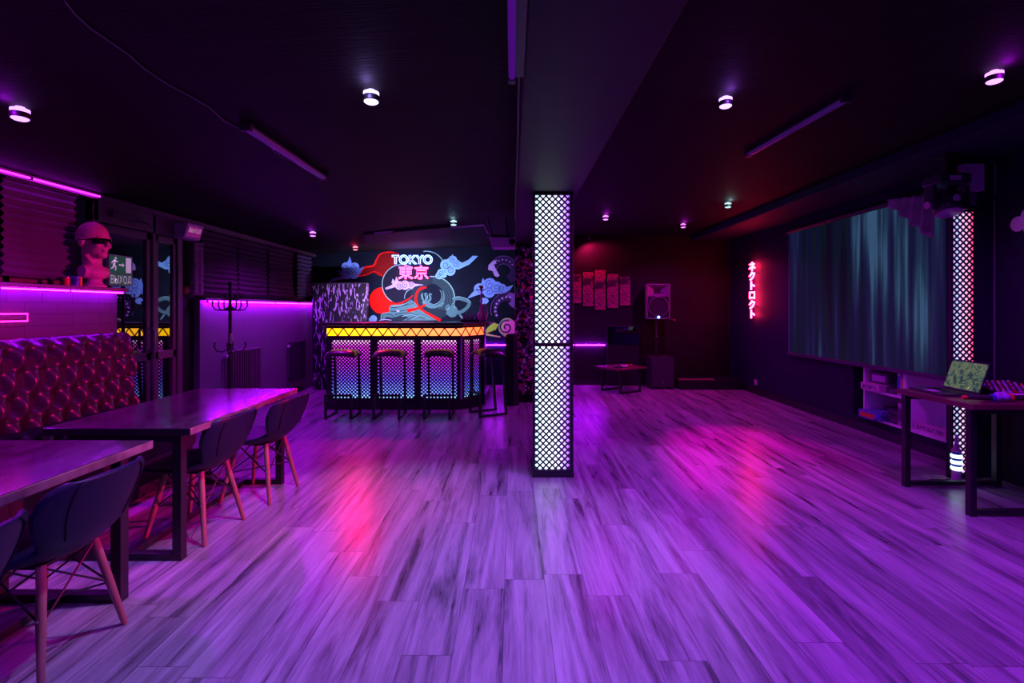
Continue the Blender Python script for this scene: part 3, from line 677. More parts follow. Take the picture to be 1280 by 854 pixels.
G().tube([(XL+.03, 3.45, 1.365), (XL+.03, 3.45, 1.315), (XL+.03, 2.3, 1.315), (XL+.03, 2.3, 1.365)], .006, 6, closed=True).build('neon_tube', M['n_pink'], root, smooth=True)
g = G()
for y in (2.4, 2.9, 3.4): G().box((XL, y-.008, 1.31), (XL+.03, y+.008, 1.325)).build('clip', M['plastic'], root)

# ------------------------------------------------------------------ ceiling lights
LIGHTS = []
def lamp(kind, name, loc, col, en, size=.05, spot=None, rot=None, sy=None, blend=.6):
    d = bpy.data.lights.new(name, kind); d.color = col; d.energy = en
    if kind == 'AREA':
        d.size = size
        if sy: d.shape = 'RECTANGLE'; d.size_y = sy
    else: d.shadow_soft_size = size
    if kind == 'SPOT': d.spot_size = math.radians(spot or 120); d.spot_blend = blend
    o = bpy.data.objects.new(name, d); COL.objects.link(o); o.location = loc
    if rot: o.rotation_euler = rot
    return o
def ceiling_light(px, py, col, st, en, label, side, xyz=None, spot=150, blend=.6, spill=0):
    if xyz: x, y, z = xyz
    elif side == 'R':
        h = ZR-CH; y = F*h/(CY-py)*.985; x = (px-CX)*y/F; z = ZR
    else:
        a = (px-CX)/(CY-py); h = (1+3.65*.0466)/(1-a*.0466); y = F*h/(CY-py)*.985; x = (px-CX)*y/F; z = CH+hl(x)
    root = thing('ceiling_light', label, 'ceiling light', (x, y, z), 0, 'round surface ceiling lights')
    e = em('ceiling_light_glow', tuple(c*.8+.2 for c in col), st*.35)
    r = .04
    G().lathe([(r*.5, 0), (r*.5, -.012), (r, -.012), (r, -.03)], (x, y, z), 24).build('glow_ring', e, root, smooth=True)
    G().lathe([(r*1.02, -.03), (r*1.04, -.032), (r*1.04, -.055), (r*.96, -.058), (r*.9, -.058)], (x, y, z), 24).build('body', M['black'], root, smooth=True)
    G().lathe([(r*.9, -.0575), (r*.92, -.062), (r*.7, -.068), (.001, -.070)], (x, y, z), 24).build('lens', e, root, smooth=True)
    lamp('SPOT', 'lamp_beam', (x, y, z-.085), col, en, .04, spot, blend=blend)
    if spill: lamp('SPOT', 'lamp_spill', (x, y, z-.085), (col[0], col[1]*.3, col[2]), en*spill, .04, 165)
    lamp('POINT', 'lamp_halo', (x, y-.075, z-.035), col, .6, .02)
    return root
PUR = (.45, .004, 1.0); WB = (.42, .28, 1.0); MAG = (.85, .04, .9)
ceiling_light(25, 138, PUR, 9, 150, 'purple ceiling light nearest the left wall', 'L')
ceiling_light(464, 117, WB, 9, 185, 'blue white ceiling light nearest the camera, left of the beam', 'L', spot=82, blend=.3, spill=.04)
ceiling_light(907, 125, (.40, .085, 1), 9, 165, 'violet ceiling light right of the beam beside the long tube fixture', 'R', spot=78, blend=.3, spill=.45)
ceiling_light(1243, 93, (.55, .004, 1), 9, 120, 'pink violet ceiling light over the right table', 'R')
ceiling_light(391, 291, (.5, .005, 1), 6, 110, 'small purple ceiling light toward the coat rack', 'L')
ceiling_light(443, 310, (1, .01, .12), 7, 10, 'small pink ceiling light above the streaked panel', 'L', xyz=(-2.62, 8.3, CH+hl(-2.62)))
ceiling_light(567, 277, (.30, .60, .75), 5, 3, 'small teal white ceiling light above the bar', 'L')
ceiling_light(757, 271, (.6, .006, .9), 6, 110, 'small pink violet ceiling light just right of the pillar', 'R')
ceiling_light(854, 281, (.7, .006, .8), 5, 90, 'small pink violet ceiling light in front of the loudspeaker', 'R')
ceiling_light(910, 255, (.30, .60, .65), 4, 3, 'small teal ceiling light near the right soffit', 'R')

def tube_fixture(a, b, label, group):
    a = Vector(a); b = Vector(b); d = (b-a).normalized(); r = d.cross(Vector((0,0,1))).normalized()
    rt = thing('tube_fixture', label, 'ceiling light', a, 0, group)
    g = G(); g.bar(a-Vector((0,0,.012)), b-Vector((0,0,.012)), .06, .024); g.build('housing', M['plastic2'], rt, bevel=.004)
    g = G()
    for e0, e1 in ((a+d*.025, b-d*.025),):
        pts = 9; L = []
        for q in (e0, e1):
            for i in range(pts):
                t = PI*i/(pts-1); L.append(q+r*(.032*math.cos(t))-Vector((0,0,.022+.022*math.sin(t))))
        g.add(L, [(i, i+1, pts+i+1, pts+i) for i in range(pts-1)])
    g.build('diffuser', M['tubeoff'], rt, smooth=True)
    for p, s in ((a, 1), (b, -1)):
        g = G(); g.bar(p-Vector((0,0,.024)), p+d*(.028*s)-Vector((0,0,.024)), .07, .046); g.build('end_cap', M['plastic2'], rt, bevel=.004)
    return rt
def ceilL(px, py):
    a = (px-CX)/(CY-py); h = (1+3.65*.0466)/(1-a*.0466); y = F*h/(CY-py); x = (px-CX)*y/F; return Vector((x, y, CH+hl(x)))
def ceilR(px, py):
    y = F*(ZR-CH)/(CY-py); return Vector(((px-CX)*y/F, y, ZR))
tube_fixture(ceilL(306, 153), ceilL(405, 219), 'unlit slim tube fixture on the left ceiling by the cable', 'unlit tube fixtures')
tube_fixture(ceilR(1060, 118), ceilR(935, 190), 'unlit slim tube fixture on the right ceiling', 'unlit tube fixtures')
g = G(); pts = [ceilL(*p)-Vector((0,0,.006)) for p in ((80,-2),(92,14),(112,33),(140,52),(160,66),(180,84),(208,103),(240,120),(262,133),(280,150),(305,163))]
g.tube(pts, .0035, 6)
g.tube([ceilL(*p)-Vector((0,0,.006)) for p in ((336,178),(342,188),(355,197),(372,202),(388,212))], .003, 6)
tag(g.build('ceiling_cable', M['cable_g'], smooth=True), 'thin grey cable wandering over the left ceiling to the tube fixture', 'cable')
# the violet tube under the beam
root = thing('ultraviolet_tube', 'violet glowing tube clipped along the left edge of the beam', 'tube light', (.02, 1.0, 2.4))
G().tube([(.0, .4, 2.345), (.0, 2.02, 2.345)], .013, 10).build('light_tube', M['n_purple_dim'], root, smooth=True)
g = G().box((-.016, .35, 2.36), (.05, 2.06, 2.40)).box((-.015, 2.02, 2.33), (.015, 2.06, 2.362)).box((-.015, .36, 2.33), (.015, .4, 2.362)); g.build('housing', M['plastic'], root, bevel=.003)
g = G().tube([(.03, 2.06, 2.385), (.035, 3.0, 2.38), (.035, 4.2, 2.372), (.035, 5.5, 2.38)], .006, 6); tag(g.build('beam_cable', M['cable'], smooth=True), 'black cable running along the beam from the violet tube', 'cable')

# ------------------------------------------------------------------ LED pillar
root = thing('light_pillar', 'square black pillar with glowing white lattice panels in the middle of the room', 'pillar', (.341, 4.28, 0))
px0, px1, py0, py1 = .172, .51, 4.13, 4.46
G().box((px0+.012, py0+.03, 0), (px1-.012, py1, ZBEAM-.001)).build('core', M['black'], root, bevel=.004)
g = G()
zs = ((.075, 1.075), (1.125, 2.345))
for x0, x1 in ((px0, px0+.022), (px1-.03, px1)): g.box((x0, py0-.012, 0), (x1, py0+.03, ZBEAM-.003))
for z0, z1 in ((0, .06), (1.085, 1.115), (2.345, ZBEAM-.003)): g.box((px0+.022, py0-.012, z0), (px1-.03, py0+.03, z1))
g.build('frame', M['black'], root, bevel=.003)
for z0, z1 in ((.06, 1.085), (1.115, 2.345)):
    G().box((px0+.022, py0+.018, z0), (px1-.03, py0+.028, z1)).build('light_panel', M['n_pillar'], root)
    g = G(); lattice(g, (px0+.022, py0-.004, z0), (1,0,0), (0,0,1), px1-px0-.052, z1-z0, .0515, .0135, (0,-1,0)); g.build('lattice', M['lattice'], root)
G().box((px0-.004, py0-.02, 0), (px1+.004, py1+.01, .035)).build('plinth', M['black'], root, bevel=.004)

# LED panel on the right pilaster
root = thing('light_column', 'tall pink and white lattice light on the right pilaster behind the table', 'light panel', (3.73, 4.1, 0))
x0, x1 = at(1190, 0, 4.08).x, at(1217.5, 0, 4.08).x
z0, z1 = .05, at(0, 265, 4.08).z
G().box((x0-.006, 4.098, z0-.02), (x1+.006, 4.108, z1+.02)).build('back_plate', M['black'], root)
G().box((x0, 4.088, z0), (x1, 4.097, z1)).build('light_panel', M['n_pil'], root)
g = G(); lattice(g, (x0, 4.078, z0), (1,0,0), (0,0,1), x1-x0, z1-z0, .0515, .0125, (0,-1,0)); g.box((x0-.014, 4.066, z0-.02), (x0, 4.098, z1+.02)).box((x0-.006, 4.066, z0-.02), (x1+.006, 4.098, z0)).box((x0-.006, 4.066, z1), (x1+.006, 4.098, z1+.02)); g.build('lattice', M['lattice'], root)

# mirror mosaic column at the end of the beam
root = thing('mosaic_column', 'dark column clad in red and mirror mosaic behind the pillar', 'column', (.3, 7.6, 0))
G().box((.06, 7.42, 0), (.55, 7.9, ZBEAM)).build('core', M['wall'], root)
G().box((.045, 7.4, .12), (.56, 7.42, 2.33)).box((.045, 7.42, .12), (.06, 7.9, 2.33)).build('cladding', M['mosaic'], root)

# ------------------------------------------------------------------ bar
P0, P1, P2, P3 = (-2.57, 6.87), (-.70, 6.87), (-.40, 7.27), (-.36, 7.95)
root = thing('bar_counter', 'black bar counter with orange triangle band and purple lattice fronts', 'bar', (-1.5, 7.1, 0))
G().prism([(P0[0]+.03, P0[1]+.06), (P1[0]-.03, P1[1]+.06), (P2[0]-.06, P2[1]+.04), (P3[0]-.06, P3[1]), (-.8, 7.95), (-.95, 7.45), (P0[0]+.03, 7.45)], 0, 1.165).build('carcass', M['black'], root)
G().prism([(P0[0]-.06, P0[1]-.08), (P1[0]+.03, P1[1]-.08), (P2[0]+.06, P2[1]-.02), (P3[0]+.06, P3[1]+.05), (-.85, 8.0), (-1.0, 7.52), (P0[0]-.06, 7.52)], 1.165, 1.205).build('worktop', M['stooltop'], root, bevel=.008)
# curved plinth and frames
arcp = [(P0[0], P0[1]-.01), (P1[0]-.1, P1[1]-.01)]+[(P1[0]-.1+.2*math.sin(t)+.14*(1-math.cos(t)), P1[1]-.01+.26*(1-math.cos(t))+.03*math.sin(t)) for t in (.25, .5, .75, 1.0, 1.25)]+[(P2[0], P2[1]), (P3[0], P3[1])]
G().prism(arcp+[(P3[0]-.2, P3[1]), (-.8, 7.35), (P0[0], 7.3)], 0, .135).build('plinth', M['black'], root)
secs = [(-2.50, -1.965), (-1.865, -1.352), (-1.262, -.765)]
zb0, zb1 = .16, .965
fr = G()
edges = [P0[0], secs[0][0], secs[0][1], secs[1][0], secs[1][1], secs[2][0], secs[2][1], P1[0]]
for i in range(0, 8, 2): fr.box((edges[i], P0[1]-.01, .135), (edges[i+1], P0[1]+.06, 1.02))
for a, b in secs: fr.box((a, P0[1]-.01, .135), (b, P0[1]+.06, zb0)).box((a, P0[1]-.01, zb1), (b, P0[1]+.06, 1.02))
fr.box((P0[0], P0[1]-.012, 1.135), (P1[0]+.02, P0[1]+.06, 1.165))
# angled end
d = Vector((P2[0]-P1[0], P2[1]-P1[1], 0)); LN = d.length; d.normalize(); nrm = Vector((d.y, -d.x, 0))
R = Matrix((( d.x, -nrm.x, 0), (d.y, -nrm.y, 0), (0, 0, 1)))
def ang(lo, hi, gg):
    vs = []
    for x, y, z in ((lo[0],lo[1],lo[2]),(hi[0],lo[1],lo[2]),(hi[0],hi[1],lo[2]),(lo[0],hi[1],lo[2]),(lo[0],lo[1],hi[2]),(hi[0],lo[1],hi[2]),(hi[0],hi[1],hi[2]),(lo[0],hi[1],hi[2])):
        q = Vector((P1[0], P1[1]-.01, 0))+d*x-nrm*y; vs.append((q.x, q.y, z))
    gg.add(vs, [(0,3,2,1),(4,5,6,7),(0,1,5,4),(1,2,6,5),(2,3,7,6),(3,0,4,7)])
ang((.0, 0, .135), (.06, .06, 1.02), fr); ang((.22, 0, .135), (.25, .06, 1.02), fr); ang((.42, 0, .135), (LN, .06, 1.02), fr)
ang((.06, 0, .135), (.42, .06, zb0), fr); ang((.06, 0, zb1), (.42, .06, 1.02), fr); ang((0, -.002, 1.135), (LN, .06, 1.165), fr)
fr.build('front_frame', M['black'], root, bevel=.004)
for a, b in secs:
    G().box((a, P0[1]+.045, zb0), (b, P0[1]+.055, zb1)).build('light_panel', M['n_bar'], root)
    g = G(); lattice(g, (a, P0[1]+.012, zb0), (1,0,0), (0,0,1), b-a, zb1-zb0, .0485, .0155, (0,-1,0)); g.build('lattice', M['lattice'], root)
for a, b in ((.06, .22), (.25, .42)):
    q = G(); ang((a, .045, zb0), (b, .055, zb1), q); q.build('light_panel', M['n_bar'], root)
    q = G(); O = Vector((P1[0], P1[1]-.01, zb0))+d*a-nrm*.02; lattice(q, O, d, (0,0,1), b-a, zb1-zb0, .0485, .0155, nrm); q.build('lattice', M['lattice'], root)
q = Vector((P1[0], P1[1]-.02, 0)); G().tube([(q.x, q.y, .15), (q.x, q.y, 1.0)], .010, 8).build('corner_tube', M['n_purple_dim'], root, smooth=True)
# orange band
bz0, bz1 = 1.022, 1.132
g = G().box((P0[0]+.0, P0[1]+.012, bz0), (P1[0], P0[1]+.022, bz1)); ang((.0, .018, bz0), (LN, .028, bz1), g); g.build('orange_light', M['n_band'], root)
g = G(); g.box((P0[0], P0[1]-.01, bz0-.004), (P1[0], P0[1]+.01, bz0+.004)).box((P0[0], P0[1]-.01, bz1-.004), (P1[0], P0[1]+.01, bz1+.004))
n = 24; w = (P1[0]-P0[0])/n
for i in range(n):
    x = P0[0]+w*i; a, b = (bz0, bz1) if i % 2 == 0 else (bz1, bz0); g.bar((x, P0[1]+.002, a), (x+w, P0[1]+.002, b), .014, .01, (0,-1,0))
for i in range(6):
    a, b = (bz0, bz1) if i % 2 == 0 else (bz1, bz0); s0 = Vector((P1[0], P1[1]-.002, 0))+d*(LN/6*i); s1 = s0+d*(LN/6); g.bar((s0.x, s0.y, a), (s1.x, s1.y, b), .011, .01, nrm)
g.build('triangle_trim', M['lattice_y'], root)
# low back cabinet / inside end of the bar, lit purple
# streaked panel standing between bar and left wall
root = thing('streaked_partition', 'black and violet streaked partition between the left wall and the bar', 'partition', (-2.95, 8.75, 0))
G().box((-3.45, 8.56, 0), (-2.60, 8.62, 1.83)).build('panel', M['zebra'], root, bevel=.004)
G().box((-2.60, 8.56, 0), (-2.50, 8.66, 1.84)).build('post', M['zebra'], root, bevel=.004)
G().box((-3.45, 8.55, 1.83), (-2.5, 8.66, 1.85)).build('cap_rail', M['black'], root)

# black draped stand right of the bar with a purple step behind
root = thing('draped_stand', 'tall stand under a black cloth between the bar and the mosaic column', 'stand', (-.02, 7.2, 0))
def drape(u, v):
    a = 2*PI*u; z = 1.0*v; r = .085+.02*(1-v)+.008*math.sin(a*9)*(1-v*.8)
    return Vector((-.005+r*math.cos(a), 7.22+r*math.sin(a), z))
g = G().grid(drape, 54, 12, True); g.lathe([(.087, 1.0), (.08, 1.02), (.05, 1.035), (.001, 1.04)], (-.005, 7.22, 0), 24); g.build('cloth', M['cloth'], root, smooth=True)
G().tube([(-.005, 7.22, .01), (-.005, 7.22, .98)], .03, 8).build('pole', M['black'], root)

# things on the bar: hookah, tray, glasses
c = (-.47, 7.6, 1.205)
root = thing('hookah', 'pink lit hookah with round tray standing on the right end of the bar', 'hookah', c)
S = lambda prof: [(r, z) for r, z in prof]
G().lathe(S([(.05, 0), (.07, .01), (.085, .05), (.07, .10), (.03, .16), (.022, .20), (.026, .22)]), c, 20).build('bowl', M['hookah'], root, smooth=True)
G().lathe(S([(.015, .22), (.012, .28), (.02, .31), (.012, .34), (.012, .46), (.018, .48)]), c, 16).build('stem', M['hookah'], root, smooth=True)
G().lathe(S([(.012, .475), (.09, .48), (.095, .49), (.012, .49)]), c, 24).build('tray', M['steel'], root, smooth=True)
G().lathe(S([(.012, .49), (.03, .52), (.035, .55), (.028, .55)]), c, 16).build('tobacco_bowl', M['red'], root, smooth=True)
pts = [Vector(c)+Vector(p) for p in ((.01, -.01, .24), (.05, -.05, .27), (.09, -.1, .22), (.10, -.14, .12), (.08, -.16, .03))]
G().tube(pts, .009, 8).build('hose', M['hookah'], root, smooth=True)
c = (-.62, 7.35, 1.205)
root = thing('bar_caddy', 'dark caddy of small bottles beside the hookah', 'caddy', c)
G().box((c[0]-.13, c[1]-.07, c[2]), (c[0]+.13, c[1]+.07, c[2]+.04)).build('tray', M['plastic'], root, bevel=.005)
for i in range(4): G().lathe([(.022, .04), (.022, .08), (.01, .1), (.01, .12)], (c[0]-.09+.06*i, c[1], c[2]), 12).build('bottle', M['patt2'], root, smooth=True)

# projector box hanging by the beam
root = thing('projector', 'violet lit projector hanging from the ceiling above the right end of the bar', 'projector', (-.1, 6.1, 2.1))
g = G(); xa, xb = -.27, .035
g.add([(xa+.03, 5.95, 2.135), (xb, 5.95, 2.135), (xb, 6.3, 2.15), (xa+.03, 6.3, 2.15), (xa, 5.95, 2.26), (xb, 5.95, 2.26), (xb, 6.3, 2.27), (xa, 6.3, 2.27)], [(0,3,2,1),(4,5,6,7),(0,1,5,4),(1,2,6,5),(2,3,7,6),(3,0,4,7)])
g.build('body', M['boxp'], root, bevel=.008)
G().lathe([(.04, 0), (.04, .02), (.03, .03), (.001, .025)], (-.0, 5.95, 2.2), 16, (0,-1,0)).build('lens', M['shade'], root, smooth=True)
g = G(); g.tube([(-.24, 6.05, 2.26), (-.30, 6.0, 2.52)], .012, 8).tube([(-.05, 6.2, 2.26), (-.08, 6.2, 2.53)], .012, 8); g.bar((-.32, 6.12, 2.30), (-.02, 6.15, 2.3), .03, .02); g.build('mount', M['black'], root)

# dark panel and conduit on the ceiling in front of the mural
pa = [ceilL(*p) for p in ((455, 291), (563, 281), (563, 295), (455, 303))]
g = G(); g.add([p-Vector((0,0,.003)) for p in pa]+[p-Vector((0,0,.035)) for p in pa], [(0,1,2,3),(7,6,5,4),(0,4,5,1),(1,5,6,2),(2,6,7,3),(3,7,4,0)])
tag(g.build('ceiling_panel', M['blackmat']), 'flat black vent panel on the ceiling in front of the mural', 'ceiling panel')
g = G().tube([p-Vector((0,0,.02)) for p in (ceilL(468, 289.5), ceilL(605, 279.5), ceilL(611, 292))], .012, 8)
tag(g.build('conduit', M['boxp'], smooth=True), 'thin violet conduit on the ceiling over the bar', 'pipe')

# ------------------------------------------------------------------ bar stools
def stool():
    rt = thing('bar_stool', '', 'bar stool', (0,0,0), 0, 'bar stools along the counter')
    def pad(u, v):
        x = -.2+.4*u; y = -.19+.36*v; dx = abs(2*u-1); dy = abs(2*v-1)
        e = max(0, 1-dx**6)**.5*max(0, 1-dy**6)**.5
        return Vector((x, y, .80+.03*(1-(2*v-1)**2)*1.0+.045*e-.02*dx*dx))
    def padb(u, v):
        p = pad(u, v); dx = abs(2*u-1); dy = abs(2*v-1); return Vector((p.x, p.y, p.z-.055*(max(0, 1-dx**6)**.5*max(0, 1-dy**6)**.5)-.006))
    g = G().grid(pad, 17, 17).grid(padb, 17, 17); g.build('seat', M['stooltop'], rt, smooth=True)
    w = .029
    for s in (-1, 1):
        G().bar((s*.16, .18, 0), (s*.16, .12, .80), w, w).build('leg', M['black'], rt)
        G().bar((s*.16, -.2, 0), (s*.16, -.2, .30), w, w).build('front_leg', M['black'], rt)
        G().bar((s*.16, -.212, .012), (s*.16, .19, .012), w, w).build('floor_runner', M['black'], rt)
    G().bar((-.172, -.2, .30), (.172, -.2, .30), w, w).build('footrest', M['black'], rt)
    g = G(); g.bar((-.16, .14, .78), (-.16, -.15, .795), w, w).bar((.16, .14, .78), (.16, -.15, .795), w, w).bar((-.172, .122, .785), (.172, .122, .785), w, w); g.build('seat_frame', M['black'], rt)
    return rt
st = stool()
sl = ['bar stool at the left end of the counter', 'second bar stool from the left end of the counter', 'third bar stool from the left, before the widest lattice panel gap', 'bar stool turned sideways at the right end of the counter']
sl[2] = 'third bar stool from the left end of the counter'
pos = [(-2.2, 6.48, 0), (-1.59, 6.48, 0), (-.95, 6.48, 0), (-.31, 6.62, math.radians(-62))]
for i, (x, y, rz) in enumerate(pos):
    if i == 0: st.location = (x, y, 0); st['label'] = sl[0]
    else: dup(st, (x, y, 0), rz, sl[i])

# ------------------------------------------------------------------ dining tables on the left
def dining_table(xa, xb, ya, yb, label):
    rt = thing('dining_table', label, 'table', ((xa+xb)/2, (ya+yb)/2, 0), 0, 'lacquered tables along the sofa')
    top = G().box((xa, ya, .708), (xb, yb, .75)); n = len(top.f)
    top.m = [2, 0, 2, 1, 2, 1]
    top.build('tabletop', [M['resin'], M['edge'], M['black']], rt, bevel=.006)
    t = .05; xi0, xi1 = xa+.09, xb-.085
    for yy in (ya+.05, yb-.05-t):
        for xx in (xi0, xi1-t): G().box((xx, yy, 0), (xx+t, yy+t, .707)).build('leg', M['black'], rt, bevel=.002)
        g = G().box((xi0+t, yy, .0), (xi1-t, yy+t, .04)); g.build('floor_bar', M['black'], rt, bevel=.002)
        G().box((xi0+t, yy, .66), (xi1-t, yy+t, .707)).build('apron_bar', M['black'], rt, bevel=.002)
    xm = (xi0+xi1)/2
    G().box((xm-.025, ya+.1, 0), (xm+.025, yb-.1, .04)).build('stretcher', M['black'], rt, bevel=.002)
dining_table(-2.58, -1.775, 1.1, 2.457, 'near long table with dark glossy top, cut by the left edge of the photo')
dining_table(-2.56, -1.75, 2.70, 4.05, 'farther long table with dark glossy top in front of the tufted sofa')

# ------------------------------------------------------------------ chairs
def catm(P, t):
    n = len(P)-1; f = min(max(t, 0), .99999)*n; i = int(f); t = f-i
    p0 = P[max(i-1,0)]; p1 = P[i]; p2 = P[i+1]; p3 = P[min(i+2,n)]
    return [.5*((2*b)+(-a+c)*t+(2*a-5*b+4*c-d)*t*t+(-a+3*b-3*c+d)*t**3) for a, b, c, d in zip(p0, p1, p2, p3)]
# rows: y, z, half width, wrap (how far the sides come forward), side rise
ROWS = [(.225, .425, .165, 0, -.005), (.20, .443, .205, 0, .0), (.10, .437, .232, 0, .012), (-.02, .425, .235, .0, .03), (-.115, .425, .205, .02, .045), (-.185, .455, .172, .035, .04), (-.235, .52, .195, .06, .0), (-.27, .60, .228, .085, .0), (-.295, .67, .240, .085, .0), (-.312, .725, .222, .075, .0), (-.318, .752, .165, .05, -.006)]
def shell(u, v):
    y, z, w, wr, rise = catm(ROWS, v); s = 2*u-1
    return Vector((w*math.sin(s*1.25)/math.sin(1.25), y+wr*s*s, z+rise*s*s))
def chair():
    rt = thing('shell_chair', '', 'chair', (0,0,0), 0, 'navy shell chairs at the tables')
    G().grid(shell, 15, 25).build('shell', M['navy'], rt, smooth=True, solid=.026, sub=1)
    for su in (.22, .78): G().tube([shell(su, .60+.36*i/12)+Vector((0, -.0165, 0)) for i in range(13)], .004, 6).build('seam', M['seam'], rt, smooth=True)
    for sx in (-1, 1):
        for sy in (-1, 1):
            a = Vector((sx*.115, sy*.11-.01, .415)); b = Vector((sx*.19, sy*.19-.005, 0))
            lg = G().tube([a, a.lerp(b, .5), b.lerp(a, .05), b], [.0165, .0165, .0125, .011], 12).build('leg', M['dowel'], rt, smooth=True)
            q = a.lerp(b, .45); G().ball(q+Vector((sx*.015, 0, 0)), .006, 8, 6).build('screw', M['steel'], lg, smooth=True)
    g = G()
    L = lambda sx, sy, t: Vector((sx*.115, sy*.11-.01, .415)).lerp(Vector((sx*.19, sy*.19-.005, 0)), t)
    for (a, b) in (((-1,-1),(1,-1)), ((1,-1),(1,1)), ((1,1),(-1,1)), ((-1,1),(-1,-1))):
        g.tube([L(*a, .02), L(*b, .5)], .0045, 6); g.tube([L(*b, .02), L(*a, .5)], .0045, 6)
    g.tube([L(-1,-1,.5), L(1,1,.5)], .0045, 6).tube([L(-1,1,.5), L(1,-1,.5)], .0045, 6)
    g.build('wire_brace', M['black'], rt, smooth=True)
    G().box((-.13, -.13, .405), (.13, .115, .418)).build('mount_plate', M['black'], rt)
    return rt
ch = chair()
R90 = math.radians(90)          # local +y (front) turned to face the sofa (-x)
cl = ['navy shell chair at the near table, only its back showing at the left edge', 'large navy shell chair tucked under the right corner of the near table', 'navy shell chair at the near end of the farther table', 'navy shell chair at the far end of the farther table']
for i, (x, y, a) in enumerate(((-1.84, 1.40, 96), (-1.92, 2.02, 88), (-1.99, 3.12, 86), (-1.90, 3.74, 84))):
    if i == 0: ch.location = (x, y, 0); ch.rotation_euler = (0, 0, math.radians(a)); ch['label'] = cl[0]
    else: dup(ch, (x, y, 0), math.radians(a), cl[i])

# ------------------------------------------------------------------ tufted sofa
root = thing('tufted_sofa', 'black button tufted leather sofa against the block wall', 'sofa', (-3.0, 2.9, 0))
pu, pv = .15, .316
SY0, SY1 = 1.0, 4.24
ZT = 1.20; ZS = .46
ZB = 1.075
def tuft(y, z):
    z -= ZB
    a = y/pu+z/pv; b = y/pu-z/pv
    h = ((math.sin(PI*a)**2+math.sin(PI*b)**2)/2)**.62
    ra, rb = a-round(a), b-round(b); dy = (ra+rb)*pu/2; dz = (ra-rb)*pv/2; d = math.hypot(dy, dz)
    return h+.07*math.sin(math.atan2(dz, dy)*11)*math.exp(-((d-.03)/.018)**2)
def backf(u, v):
    # v 0..1: up the front face, over the roll
    y = SY0+(SY1-SY0)*u; L = (ZT-.09-ZS); s = v*(L+.30)
    fade = min(1, (SY1-y)/.05)
    if s < L:
        z = ZS+s; x = -3.165-.05*(s/L); nx, nz = 1, 0
    else:
        t = min(1, (s-L)/.30)*PI*.95; x = -3.215-.085+.085*math.cos(t); z = ZT-.09+.09*math.sin(t); nx, nz = math.cos(t), math.sin(t)
    d = .092*tuft(y, (z if s < L else ZT-.09+(s-L)))-.045
    if s > L: d *= max(0, 1-(s-L)/.16); 
    e = max(0, 1-((SY1-y)/.07)) if y > SY1-.07 else 0
    return Vector((x+d*nx-.09*e*e, y, z+d*nz-.03*e*e))
g = G().grid(backf, 330, 76)
g.build('tufted_back', M['leather'], root, smooth=True)
g = G().box((-3.385, SY0, .08), (-3.20, SY1-.03, ZT-.12)); g.build('back_frame', M['leather'], root, bevel=.02)
g = G()
yk = SY0
for i in range(int(SY0/pu*2)-2, int(SY1/pu*2)+3):
    for j in range(-6, 2):
        if (i+j) % 2: continue
        y = i*pu/2; z = ZB+j*pv/2
        if SY0+.05 < y < SY1-.06 and ZS+.03 < z < ZT-.1: g.ball((-3.165-.05*((z-ZS)/(ZT-.09-ZS))-.044, y, z), (.008, .013, .013), 10, 6)
g.build('button', M['leather'], root, smooth=True)['kind'] = 'stuff'
g = G().box((-3.22, SY0, .24), (-2.66, SY1-.02, ZS)); g.build('seat', M['leather'], root, bevel=.05)
g = G().box((-3.3, SY0, .02), (-2.70, SY1-.04, .25)); g.build('base', M['blackmat'], root, bevel=.01)

# ------------------------------------------------------------------ blinds
def blind(ya, yb, zb, zt, label, mat, pitch=.062, flare=0., grp='pleated blinds over the windows', amp=.016):
    rt = thing('pleated_blind', label, 'blind', (XW, (ya+yb)/2, zb), 0, grp)
    n = int((zt-zb)/pitch)*2; vs = []; nx = 9
    def f(u, v):
        k = round(v*n); z = zb+(zt-zb)*v; y = ya+(yb-ya)*u
        fl = flare*max(0, 1-v*3.5)**2
        sag = -.008*math.sin(PI*u)*(1-v)
        return Vector((XW+.02+(amp if k % 2 else -amp)+.004*math.sin(u*9+v*4), y+fl*u, z+sag))
    G().grid(f, nx, n+1).build('pleats', mat, rt, solid=.002)
    G().box((XW-.005, ya, zt-.01), (XW+.045, yb, zt+.02)).build('head_rail', M['black'], rt)
    return rt
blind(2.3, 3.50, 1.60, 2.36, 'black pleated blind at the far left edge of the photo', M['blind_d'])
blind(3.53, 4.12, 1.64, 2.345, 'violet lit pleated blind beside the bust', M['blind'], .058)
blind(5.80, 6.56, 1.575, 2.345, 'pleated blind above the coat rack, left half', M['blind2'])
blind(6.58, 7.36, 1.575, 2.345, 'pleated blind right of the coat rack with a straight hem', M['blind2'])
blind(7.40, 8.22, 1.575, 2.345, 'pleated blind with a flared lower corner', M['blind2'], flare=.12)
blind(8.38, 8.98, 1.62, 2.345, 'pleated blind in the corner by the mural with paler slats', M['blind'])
g = G()
def jam(u, v): 
    z = 1.56+.595*v; return Vector((XW+.06+.02*math.sin(u*3*PI), 5.60+.15*u+.012*(1 if int(v*46) % 2 else -1), z))
g.grid(jam, 10, 47); tag(g.build('gathered_blind', M['lace'], solid=.003), 'pale gathered blind edge hanging under the small lit sign', 'blind')

